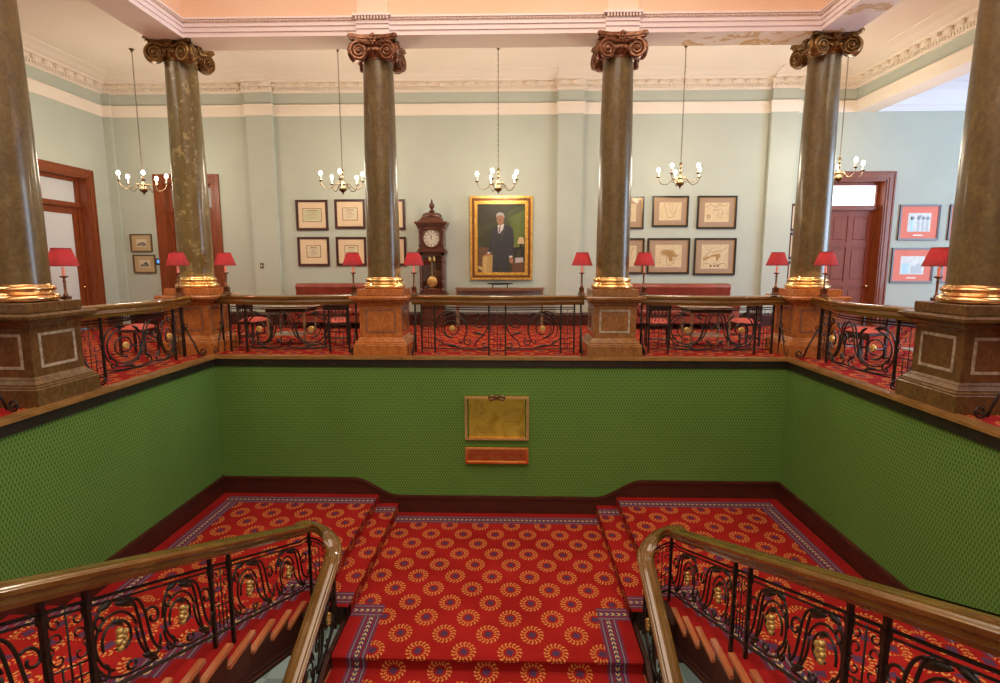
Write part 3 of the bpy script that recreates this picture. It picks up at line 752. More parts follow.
for s, nm in ((-1, 'left'), (1, 'right')):
    P = stair_path(s); O = (s * 2.0, YT, Z1)
    t = thing('stair_balustrade', 'polished handrail and black scrollwork wrapping the open well on the %s of the central flight' % nm, 'balustrade', O, 0, 'balustrades of the staircase')
    acc = [0]
    for p, q in zip(P[:-1], P[1:]): acc.append(acc[-1] + math.hypot(p[0] - q[0], p[1] - q[1]))
    TOT = acc[-1]
    def at(d, dz, P=P, acc=acc, O=O):
        d = max(0, min(acc[-1] - 1e-6, d)); i = 0
        lo, hi = 0, len(acc) - 1
        while hi - lo > 1:
            m_ = (lo + hi) // 2
            if acc[m_] <= d: lo = m_
            else: hi = m_
        f_ = (d - acc[lo]) / (acc[hi] - acc[lo])
        return (P[lo][0] + (P[hi][0] - P[lo][0]) * f_ - O[0], P[lo][1] + (P[hi][1] - P[lo][1]) * f_ - O[1], P[lo][2] + (P[hi][2] - P[lo][2]) * f_ + dz - O[2])
    b = MB(); b.sweep([(x - O[0], y - O[1], z - O[2]) for x, y, z in P], [(a * 1.08, c) for a, c in STAIRPROF]); b.build('handrail', 'railwood', t, 35)
    for dz, r, nm2 in ((-.84, .014, 'bottom_bar'), (-.215, .011, 'top_bar'), (-.255, .008, 'top_bar')):
        b = MB(); nn = 160; b.tube([at(TOT * i / nn, dz) for i in range(nn + 1)], r, 4); b.build(nm2, 'iron', t)
    dS = lambda y: y - .05                      # distance at height y on the side flight
    arcL = acc[-1] - (YT - .05) - (P[-1][1] * -1 + YT)
    dC = lambda y: TOT - (y - P[-1][1])         # on the central flight
    posts = [dS(6.15) + .17] + [dS(y) for y in (4.55, 4.26, 2.98, 2.68, 1.4, 1.1)] + [dS(6.15) + .42, dC(6.16), dC(4.75), dC(4.45), dC(3.0), dC(2.7), dC(1.25)]
    for d in posts:
        x, y, z = at(d, -.12)
        dd = None
        if d < dS(5.9) - 0: zb = Z1 + RIS * (math.floor((YS - (y + O[1])) / GO) + 1) - O[2]
        elif d <= dS(6.15) + .2: zb = Z1 - O[2]
        elif d < dC(6.1): zb = Z3 - .1 - O[2] if d < dC(6.18) else Z3 - O[2]
        else:
            k = math.floor((YC - (y + O[1])) / GO) + 1; zb = (Z3 - max(0, k) * RIS) - O[2]
        b = MB(); b.box(x - .015, x + .015, y - .015, y + .015, zb, z); b.box(x - .02, x + .02, y - .02, y + .02, z - .16, z - .10)
        b.build('post', 'iron', t)
    v0, h = -.82, .58
    for (d0, d1, two) in ((dS(4.55), dS(6.15) + .17, 1), (dS(2.98), dS(4.26), 1), (dS(1.4), dS(2.68), 1), (dC(6.16), dC(4.75), 1), (dC(4.45), dC(3.0), 1), (dC(2.7), dC(1.25), 1)):
        w = (d1 - d0) / 2
        for k in (0, 1):
            b = MB(); fn = lambda u, v, k=k: at(d0 + k * w + u, v0 + v)
            half_S(b, fn, w, h, k == 1 if False else False); b.build('scroll_panel', 'iron', t, True)
            q = at(d0 + k * w + .36 * w, v0 + .5 * h); b = MB()
            for j in range(9):
                a = j * 2.4; rr = .014 + .03 * (j / 9); b.ball((q[0] - s * .012, q[1] + rr * math.cos(a) * .9, q[2] + rr * math.sin(a) * 1.7), .025, n=7)
            b.build('rosette', 'gold', t, True)
    for (d0, d1) in ((dS(4.26), dS(4.55)), (dS(2.68), dS(2.98)), (dS(1.1), dS(1.4)), (dS(6.15) + .17, dS(6.15) + .42), (dS(6.15) + .42, dC(6.16)), (dC(4.75), dC(4.45)), (dC(3.0), dC(2.7))):
        b = MB(); narrow(b, lambda u, v: at(u, v0 + v), d0, d1, h); b.build('lattice_panel', 'iron', t, True)

# ------------------------------------------------------------------ columns
def torus_prof(z0, z1, r, n=8):
    out = []
    for i in range(n + 1):
        a = -PI / 2 + PI * i / n; out.append((r - (z1 - z0) / 2 + (z1 - z0) / 2 * math.cos(a), (z0 + z1) / 2 + (z1 - z0) / 2 * math.sin(a)))
    return out
def volute(b, c, nrm, r=.125, th=.07, mirror=1, m=0):
    n = Vector(nrm).normalized(); a = Vector((-n.y, n.x, 0)) * mirror; z = Vector((0, 0, 1)); c = Vector(c)
    X = Matrix(((a.x, z.x, n.x, c.x), (a.y, z.y, n.y, c.y), (a.z, z.z, n.z, c.z), (0, 0, 0, 1)))
    b.lathe([(r * .92, -th), (r * .92, -.006), (r * .85, 0), (.001, .004)], 20, m, X)
    pts = []; R = []
    for i in range(46):
        ang = math.radians(90 + 900 * i / 45); rr = r * (1 - .86 * (i / 45) ** .8)
        pts.append((rr * math.cos(ang), rr * math.sin(ang), .008 + .02 * i / 45)); R.append(.026 * (1 - .55 * i / 45))
    b.tube(pts, R, 6, m, X); b.ball((0, 0, .03), .03, m, 8, X=X)
def make_column(label, x, y, stone, shaft, capm, inlay, up=0):
    t = thing('marble_column', label, 'column', (x, y, 0), 0, 'marble columns around the stairwell')
    b = MB(); b.sqlathe([(.465, 0), (.465, .20), (.455, .21), (.455, .225), (.43, .24), (.43, .255), (.395, .29), (.385, .31), (.365, .33), (.365, .88), (.385, .90), (.385, .915), (.40, .93)])
    b.build('pedestal', stone, t)
    b = MB(); b.sqlathe([(.40, .93), (.43, .955), (.455, .96), (.455, .975), (.50, .99), (.505, 1.025), (.49, 1.05), (.40, 1.05)]); b.build('pedestal_cap', stone if stone != 'orange_marble' else 'orange_marble', t)
    b = MB(); b.box(-.39, .39, -.39, .39, 1.05, 1.165, c=.008); b.build('plinth_block', stone, t)
    for k in range(4):
        b = MB(); R = Matrix.Rotation(k * PI / 2, 4, 'Z')
        e = .032 if inlay == 'inlay_light' else .02
        for (x0, x1, z0, z1) in ((-.26, .26, .42, .42 + e), (-.26, .26, .82 - e, .82), (-.26, -.26 + e, .42 + e, .82 - e), (.26 - e, .26, .42 + e, .82 - e)):
            b.box(x0, x1, -.372, -.362, z0, z1, 0, R)
        b.build('panel_inlay', inlay, t)
    b = MB(); b.lathe([(.30, 1.165)] + torus_prof(1.165, 1.245, .365) + [(.335, 1.25), (.31, 1.27), (.305, 1.285)] + torus_prof(1.285, 1.345, .33) + [(.30, 1.35), (.294, 1.365)], 40); b.build('base_ring', 'brass' if stone != 'darkbrown_marble' else 'copper', t, 50)
    b = MB(); prof = []
    for i in range(21):
        f_ = i / 20; prof.append((.286 - .036 * f_ ** 2.0, 1.36 + (4.96 - 1.36) * f_))
    b.lathe([(q, z_ + up * (z_ - 1.36) / 3.6) for q, z_ in prof], 40); b.build('shaft', shaft, t, 40)
    b = MB(); b.lathe([(.250, 4.93)] + torus_prof(4.93, 4.955, .262, 4) + [(.25, 4.96), (.262, 4.985), (.30, 5.03), (.31, 5.07), (.30, 5.12), (.29, 5.16)], 32)
    for k in range(20):
        a = 2 * PI * k / 20; b.ball((.292 * math.cos(a), .292 * math.sin(a), 5.035), .032, 0, 6, (1, 1, 1.3))
    b.box(-.27, .27, -.27, .27, 5.08, 5.22)
    # concave-sided abacus
    for z0, z1, e in ((5.205, 5.235, .385), (5.235, 5.265, .41), (5.265, 5.292, .40)):
        poly = []
        for k in range(4):
            for i in range(9):
                tt = -1 + 2 * i / 8; d = e - .10 * (1 - tt * tt); u_ = tt * (e - .035)
                a = k * PI / 2; px, py = u_, -d
                poly.append((px * math.cos(a) - py * math.sin(a), px * math.sin(a) + py * math.cos(a)))
        b.poly(poly, z1 - z0, lambda a_, b_, c_, z0=z0: (a_, b_, z0 + c_))
    cap = b.build('capital', capm, t, 40); cap.location = (0, 0, up)
    b = MB()
    for k in range(4):
        R = Matrix.Rotation(k * PI / 2, 4, 'Z')
        for s in (-1, 1):
            c = R @ Vector((s * .235, -.345, 5.03)); n = R.to_3x3() @ Vector((-s * .30, -1, 0)); volute(b, c, n, .150, .085, -s)
        b.tube([tuple(R @ Vector((x_, -.30 - .035 * abs(x_) / .2, 5.175 - .03 * (1 - abs(x_) / .2)))) for x_ in [-.22 + .044 * i for i in range(11)]], .026, 6)
        for x_ in (-.07, 0, .07): b.ball(tuple(R @ Vector((x_, -.32, 5.06))), .034, 0, 7, (1, 1, 1.15))
    b.build('volutes', capm, cap, 45)
    b = MB()
    for k in range(4):
        R = Matrix.Rotation(k * PI / 2, 4, 'Z')
        for j in range(6):
            a = j * PI / 3; b.ball(tuple(R @ Vector((.045 * math.cos(a), -.335, 5.225 + .05 * math.sin(a)))), .034, 0, 7)
        b.ball(tuple(R @ Vector((0, -.355, 5.225))), .026, 0, 7); b.ball(tuple(R @ Vector((0, -.33, 5.15))), .03, 0, 7); b.ball(tuple(R @ Vector((0, -.34, 5.29))), .026, 0, 7)
    b.build('abacus_flower', capm, cap, 45)
    return t
make_column('marble column on an orange pedestal just left of the longcase clock and portrait', -2.02, 9.86, 'orange_marble', 'shaft', 'capital_red', 'inlay_dark')
make_column('marble column on a brown pedestal just right of the portrait', 2.02, 9.86, 'brown_marble', 'shaft', 'capital_red', 'inlay_light')
make_column('mottled worn column on the far left corner of the stairwell, orange pedestal', -5.49, 10.0, 'orange_marble', 'shaft_worn', 'capital', 'inlay_dark', .06)
make_column('smooth olive column on the far right corner of the stairwell, orange pedestal', 5.49, 10.0, 'orange_marble', 'shaft', 'capital', 'inlay_dark', .06)
make_column('big near column cut by the left edge of the photo, dark brown pedestal', -5.46, 6.33, 'darkbrown_marble', 'shaft', 'capital', 'inlay_light')
make_column('big near column cut by the right edge of the photo, dark brown pedestal', 5.46, 6.33, 'darkbrown_marble', 'shaft', 'capital', 'inlay_light')

# ------------------------------------------------------------------ beams, lantern walls, ceilings
ZB = 5.295
BI, BYI, BO, BYO = 5.2, 9.60, 5.78, 10.17
def ringbox(b, i0, y0, o0, y1, z0, z1, m=0, yn=-5):
    b.box(-o0, -i0, yn, y1, z0, z1, m); b.box(i0, o0, yn, y1, z0, z1, m); b.box(-i0, i0, y0, y1, z0, z1, m)
b = MB(); ringbox(b, BI, BYI, BO, BYO, ZB, CEIL, 0); o = b.build('ceiling_beams', 'cream'); struct(o); o.name = 'ceiling_beam'
o.data.materials.append(M['stain'])
for p in o.data.polygons:
    if p.normal.z < -.9: p.material_index = 1
b = MB()   # pink stepped fascia, standing a little into the lantern
for d, z0, z1 in ((.012, ZB + .001, ZB + .075), (.030, ZB + .075, ZB + .15), (.048, ZB + .15, ZB + .205), (.075, ZB + .255, ZB + .285)):
    ringbox(b, BI - d, BYI - d, BI + .001, BYI + .001, z0, z1)
for sx in (-2.02, 2.02):
    for d, z0, z1, hw in ((.06, ZB, ZB + .08, .27), (.075, ZB + .085, ZB + .15, .27), (.09, ZB + .155, ZB + .21, .27), (.13, ZB + .265, ZB + .30, .31)):
        b.box(sx - hw, sx + hw, BYI - d, BYI + .001, z0, z1)
for s in (-1, 1):
    for yy in (6.33,):
        b.box(s * (BI - .13), s * BI, yy - .31, yy + .31, ZB + .265, ZB + .30); b.box(s * (BI - .075), s * BI, yy - .27, yy + .27, ZB, ZB + .21)
struct(b.build('trim_3', 'pink'))
b = MB(); ringbox(b, BI - .05, BYI - .05, BI + .001, BYI + .001, ZB + .205, ZB + .255)
for k in range(208):
    x = -5.17 + k * .05; d = .10 if 1.75 < abs(x) < 2.29 else .052
    if d > .06: b.box(x - .014, x + .014, BYI - .125, BYI - .02, ZB + .212, ZB + .262)
    else: b.ball((x, BYI - .06, ZB + .23), .02, 0, 6)
for s in (-1, 1):
    for k in range(130): b.ball((s * (BI - .06), 3.1 + k * .05, ZB + .23), .02, 0, 5)
struct(b.build('trim_4', 'pinkdark'))
b = MB(); ringbox(b, BI, BYI, BI + .2, BYI + .2, CEIL, 8.6); b.box(-BI, BI, -5, -4.8, CEIL, 8.6)
ringbox(b, BI, BYI, BI + .001, BYI + .001, ZB + .286, CEIL + .01)
for q in b.v: pass
b.v = [(x, y, z) for x, y, z in b.v]
struct(b.build('wall_lantern', 'salmon'))
b = MB(); ringbox(b, BI - .012, BYI - .012, BI + .0005, BYI + .0005, ZB + .286, 8.6); struct(b.build('wall_frieze', 'salmon'))
b = MB()
for sx in (-2.02, 2.02): b.box(sx - .25, sx + .25, BYI - .05, BYI, ZB + .30, 8.6)
for s in (-1, 1): b.box(s * (BI - .05), s * BI, 6.33 - .25, 6.33 + .25, ZB + .30, 8.6)
struct(b.build('trim_5', 'salmon_light'))
b = MB(); b.box(-BI - .2, BI + .2, -5, BYI + .2, 8.6, 8.7); struct(b.build('ceiling_lantern', 'cream'))
b = MB(); b.box(-3.6, 3.6, -1.5, 8.0, 8.55, 8.58); struct(b.build('window_2', 'laylight'))
# gallery ceiling (around the lantern) and the side-room ceiling
b = MB(); b.box(LX - .1, -BO, -5, BY + .1, CEIL, CEIL + .1); b.box(BO, 9.0, -5, BY + .1, CEIL, CEIL + .1); b.box(-BO, BO, BYO, BY + .1, CEIL, CEIL + .1)
struct(b.build('ceiling', 'plaster'))
b = MB(); b.box(9.0, 15.1, -5, BY + .1, 6.0, 6.1)
b.sweep([(15, BY, 0), (9.2, BY, 0)], [(-.0, 5.30), (-.05, 5.30), (-.05, 5.40), (-.10, 5.45), (-.12, 5.6), (-.2, 5.75), (-.35, 5.88), (-.42, 5.9), (-.6, 6.0), (0, 6.0)])
o = b.build('ceiling_side_room', 'white'); struct(o)

# ------------------------------------------------------------------ room walls with openings
DOORS = dict(d2=(-9.05 + .2, -7.34 - .2), d3=(8.05 + .2, 9.79 - .2)); DH = 3.88 - .2
b = MB()
xs_ = [LX - .1, DOORS['d2'][0], DOORS['d2'][1], DOORS['d3'][0], DOORS['d3'][1], 15.1]
b.box(xs_[0], xs_[1], BY, BY + .35, -.2, 6.3); b.box(xs_[2], xs_[3], BY, BY + .35, -.2, 6.3); b.box(xs_[4], xs_[5], BY, BY + .35, -.2, 6.3)
b.box(xs_[1], xs_[2], BY, BY + .35, DH, 6.3); b.box(xs_[3], xs_[4], BY, BY + .35, DH, 6.3)
for x0, x1 in ((-6.48, -5.82), (1.37, 1.99), (6.6, 7.24)): b.box(x0, x1, BY - .11, BY, 0, 6.0)
b.box(LX, LX + .22, BY - .06, BY, 0, 6.0)
struct(b.build('wall_back', 'sage'))
b = MB(); y0, y1 = 12.1 + .2, 13.88 - .2
b.box(LX - .35, LX, -5, y0, -.2, 6.3); b.box(LX - .35, LX, y1, BY + .1, -.2, 6.3); b.box(LX - .35, LX, y0, y1, DH, 6.3)
struct(b.build('wall_left', 'sage'))
b = MB(); b.box(15, 15.1, -5, 5.5, -.2, 6.3); b.box(15, 15.1, 11.5, BY + .1, -.2, 6.3); b.box(15, 15.1, 5.5, 11.5, -.2, .6); b.box(15, 15.1, 5.5, 11.5, 5.2, 6.3)
struct(b.build('wall_right', 'sage'))
b = MB(); b.box(LX - .3, 15.1, -5.1, -5, GZ, 8.7); struct(b.build('wall_near', 'sage'))
# tall windows of the right side room (out of frame, they light it)
b = MB(); b.box(15.03, 15.06, 5.5, 11.5, .6, 5.2); g = b.build('window_1', 'winglass'); struct(g)
b = MB()
for y in (5.5, 7.45, 9.45, 11.4): b.box(14.97, 15.08, y, y + .1, .6, 5.2)
for z in (.6, 2.1, 3.6, 5.1): b.box(14.97, 15.08, 5.5, 11.5, z, z + .07)
b.build('window_frame', 'doorwood', g)
# right-hand beam over the opening to the side room
b = MB(); b.box(RX, 9.15, -5, BY, 5.55, 6.05); struct(b.build('ceiling_beam_right', 'sage'))
b = MB(); b.box(RX - .03, 9.15, -5, BY, 5.29, 5.55); b.box(RX - .05, RX, -5, BY, 5.535, 5.56); struct(b.build('trim_6', 'cream'))
# cream picture band on back and left walls
b = MB()
def band(x0, x1, y): b.box(x0, x1, y - .03, y + .001, 5.29, 5.55); b.box(x0 - .01, x1 + .01, y - .05, y + .001, 5.535, 5.56)
band(LX, RX, BY)
for x0, x1 in ((-6.48, -5.82), (1.37, 1.99), (6.6, 7.24)): band(x0 - .03, x1 + .03, BY - .11)
band(LX, LX + .25, BY - .06)
b.box(LX, LX + .03, -5, BY, 5.29, 5.55); b.box(LX, LX + .05, -5, BY, 5.535, 5.56)
struct(b.build('trim_7', 'cream'))
# cornice
CP = [(0, 5.84), (.05, 5.84), (.05, 5.86), (.07, 5.87), (.07, 5.95), (.10, 5.96), (.10, 6.06), (.18, 6.07), (.20, 6.10), (.30, 6.12), (.42, 6.16), (.60, 6.185), (.62, 6.21), (0, 6.21)]
b = MB()
def corn(p0, p1): b.sweep([p0, p1], [(a, z) for a, z in CP])
corn((LX, BY, 0), (RX, BY, 0))                         # travel +x: across = (h.y,-h.x) = -y, into the room
for x0, x1 in ((-6.48, -5.82), (1.37, 1.99), (6.6, 7.24)): b.box(x0, x1, BY - .11, BY, 5.84, 6.2); corn((x0 - .04, BY - .11, 0), (x1 + .04, BY - .11, 0))
corn((LX, -5, 0), (LX, BY, 0)); corn((RX, BY, 0), (RX, -5, 0))
def dents(f, n, step):
    for k in range(n):
        x, y, ax = f(k * step)
        if ax: b.box(x, x + .035, y - .10, y - .06, 5.915, 5.965)
        else: b.box(x - .02 if False else x, x, y, y, 5.9, 5.9)
inp = lambda x: any(a - .05 <= x <= c + .02 for a, c in ((-6.48, -5.82), (1.37, 1.99), (6.6, 7.24)))
for k in range(int((RX - LX - .2) / .075)):
    x = LX + .1 + k * .075; d = .11 if inp(x) else 0; b.box(x, x + .04, BY - .105 - d, BY - .06 - d, 5.88, 5.945)
for k in range(150):
    y = BY - .15 - k * .075; b.box(LX + .06, LX + .105, y - .04, y, 5.88, 5.945); b.box(RX - .105, RX - .06, y - .04, y, 5.88, 5.945)
struct(b.build('trim_8', 'plaster'))
b = MB()
for k in range(int((RX - LX - .3) / .30)):
    x = LX + .25 + k * .30; d = .11 if inp(x) else 0; b.ball((x, BY - .13 - d, 6.01), .062, 0, 8, (1.05, .7, .75))
for k in range(38):
    y = BY - .35 - k * .30; b.ball((LX + .13, y, 6.01), .062, 0, 8, (.7, 1.05, .75)); b.ball((RX - .13, y, 6.01), .062, 0, 8, (.7, 1.05, .75))
struct(b.build('trim_9', 'plaster_dark'))
# skirting boards
b = MB()
SP = [(0, 0), (.03, 0), (.03, .24), (.045, .25), (.045, .28), (.03, .30), (.02, .33), (0, .34)]
for x0, x1 in ((LX, -9.05), (-7.34, -6.48), (-5.82, 1.37), (1.99, 6.6), (7.24, 8.05), (9.79, 15)): b.sweep([(x0, BY, 0), (x1, BY, 0)], SP)
for x0, x1 in ((-6.48, -5.82), (1.37, 1.99), (6.6, 7.24)): b.sweep([(x0 - .03, BY - .11, 0), (x1 + .03, BY - .11, 0)], SP)
struct(b.build('baseboard_back', 'skirt'))
b = MB(); b.sweep([(LX, -5, 0), (LX, 12.1, 0)], SP); b.sweep([(LX, 13.88, 0), (LX, BY, 0)], SP); struct(b.build('baseboard_left', 'skirt'))
# ground-floor hall walls
b = MB(); b.box(-9, 9, 12.5, 12.6, GZ, -.3); b.box(-9.1, -9, -5, 12.6, GZ, -.3); b.box(9, 9.1, -5, 12.6, GZ, -.3); struct(b.build('wall_ground_hall', 'cream'))

# ------------------------------------------------------------------ doors (local: wall face y=0, room towards -y)
def door(name, loc, rz, w, H, kind):
    t = bpy.data.objects.new(name, None); COL.objects.link(t); t.location = loc; t.rotation_euler = (0, 0, rz); t['kind'] = 'structure'
    b = MB(); A = .2
    hw = w / 2
    def arch(d, a0, a1, wd=1):
        b.box(-hw + a0, -hw + a1, -d, .02, 0, H - a1); b.box(hw - a1, hw - a0, -d, .02, 0, H - a1); b.box(-hw + a0, hw - a0, -d, .02, H - a1, H - a0)
    arch(.05, 0, .035); arch(.03, .035, .12); arch(.04, .12, .15); arch(.022, .15, A)
    b.build('architrave', 'doorwood', t)
    b = MB(); i = hw - A
    b.box(-i, -i + .03, 0, .34, 0, H - A); b.box(i - .03, i, 0, .34, 0, H - A); b.box(-i, i, 0, .34, H - A - .03, H - A)
    zt = 2.95
    b.box(-i + .03, -i + .10, .20, .32, 0, H - A - .03); b.box(i - .10, i - .03, .20, .32, 0, H - A - .03); b.box(-i, i, .17, .33, zt, zt + .12); b.box(-i, i, .15, .34, zt + .03, zt + .06)
    b.box(-i + .10, i - .10, .22, .30, H - A - .11, H - A - .03)
    b.build('frame', 'doorwood', t)
    j = i - .10
    b = MB(); b.box(-j, j, .26, .275, zt + .12, H - A - .11); b.build('transom_pane', {'panel': 'winglass', 'glass': 'pale_panel', 'dark': 'doorglass'}[kind], t)
    lf = MB()
    if kind == 'panel':
        lf.box(-j, j, .26, .30, .01, zt)
        for sx in (-1, 1):
            for z0, z1 in ((.0, .22), (1.0, 1.14), (2.02, 2.16), (zt - .14, zt)): lf.box(sx * (j - .12), sx * .06, .243, .26, z0, z1)
            lf.box(sx * j, sx * (j - .12), .24, .26, 0, zt); lf.box(0, sx * .06, .241, .26, 0, zt)
            for z0, z1 in ((.28, .94), (1.20, 1.96), (2.22, zt - .20)): lf.box(sx * .10, sx * (j - .17), .25, .262, z0, z1, c=.01)
    else:
        lf.box(-j, -j + .14, .24, .29, .01, zt); lf.box(j - .14, j, .24, .29, .01, zt); lf.box(-j + .14, j - .14, .243, .288, zt - .16, zt); lf.box(-j + .14, j - .14, .243, .288, .01, .55 if kind == 'glass' else 1.4)
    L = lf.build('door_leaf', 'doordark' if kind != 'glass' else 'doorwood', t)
    if kind != 'panel':
        b = MB(); b.box(-j + .14, j - .14, .26, .27, .55, zt - .16); b.build('pane', 'pale_panel' if kind == 'glass' else 'doorglass', L)
    b = MB(); b.lathe([(.012, 0), (.012, .04), (.03, .05), (.032, .07), (.02, .085), (.001, .088)], 12, 0, Matrix.Translation((j - .07, .24, 1.02)) @ Matrix.Rotation(PI / 2, 4, 'X')); b.build('door_handle', 'brass', L, 40)
    return t
door('door_1', (LX, (12.1 + 13.88) / 2, 0), PI / 2, 1.78, 3.88, 'glass')
door('door_2', (-8.195, BY, 0), 0, 1.71, 3.88, 'dark')
door('door_3', (8.92, BY, 0), 0, 1.74, 3.88, 'panel')
b = MB(); b.box(LX - .6, LX - .36, 11.5, 14.5, 0, 4); b.box(-9.5, -6.9, BY + .36, BY + .4, 0, 4); b.box(7.8, 10, BY + .36, BY + .4, 0, 4); struct(b.build('wall_beyond_doors', 'darkwood'))

# ------------------------------------------------------------------ wall plaques, pictures
t = thing('brass_plaque', 'larger brass plaque in a copper frame on the green wall, dark ornament on top', 'plaque', (0, WY, -1.46))
b = MB(); b.box(-.49, .49, -.03, -.012, .05, .74); b.build('plate', 'plate', t)
def frame(b, x0, x1, z0, z1, w, d0, d1, m=0):
    b.box(x0, x1, d0, d1, z0, z0 + w, m); b.box(x0, x1, d0, d1, z1 - w, z1, m); b.box(x0, x0 + w, d0, d1, z0 + w, z1 - w, m); b.box(x1 - w, x1, d0, d1, z0 + w, z1 - w, m)
b = MB(); frame(b, -.56, .56, 0, .79, .05, -.05, 0); frame(b, -.54, .54, .02, .77, .03, -.075, -.05); b.build('frame', 'copper', t)
b = MB()
for k in range(9): z = .66 - k * .035; b.box(-.42, -.42 + .22 - .05 * abs(math.sin(k)), -.0325, -.03, z, z + .006)
for k in range(4): z = .24 - k * .035; b.box(-.40, -.40 + .30, -.0325, -.03, z, z + .006)
for k in range(7): z = .55 - k * .035; b.box(.12, .40, -.0325, -.03, z, z + .006)
b.build('engraving', 'engraving', t)
b = MB(); b.ball((0, -.07, .775), .045, 0, 10, (1.1, .8, .9))
for s in (-1, 1):
    b.tube([(s * .03, -.07, .79), (s * .08, -.075, .80), (s * .13, -.07, .77), (s * .15, -.07, .74)], [.025, .028, .02, .008], 7)
    b.tube([(s * .02, -.07, .75), (s * .07, -.075, .74), (s * .12, -.07, .71)], [.02, .022, .006], 7)
    b.ball((s * .02, -.10, .79), .014); 
for k in range(7): b.ball((-.06 + .02 * k, -.09, .815 - .006 * abs(k - 3)), .013)
b.build('crest', 'oldbrass', t, True)
t = thing('copper_plaque', 'narrow copper name plaque hung below the larger brass plaque', 'plaque', (0, WY, -1.89))
b = MB(); frame(b, -.555, .555, 0, .30, .045, -.05, 0); frame(b, -.54, .54, .012, .288, .026, -.07, -.05); b.build('frame', 'copper', t)
b = MB(); b.box(-.51, .51, -.03, -.012, .045, .255); b.build('plate', 'copperplate', t)
b = MB()
for x0, x1 in ((-.42, -.22), (-.12, .12), (.20, .42)):
    n = int((x1 - x0) / .035)
    for k in range(n): b.box(x0 + k * .035, x0 + k * .035 + .02, -.033, -.03, .085, .125)
b.build('engraving', 'engraving', t)

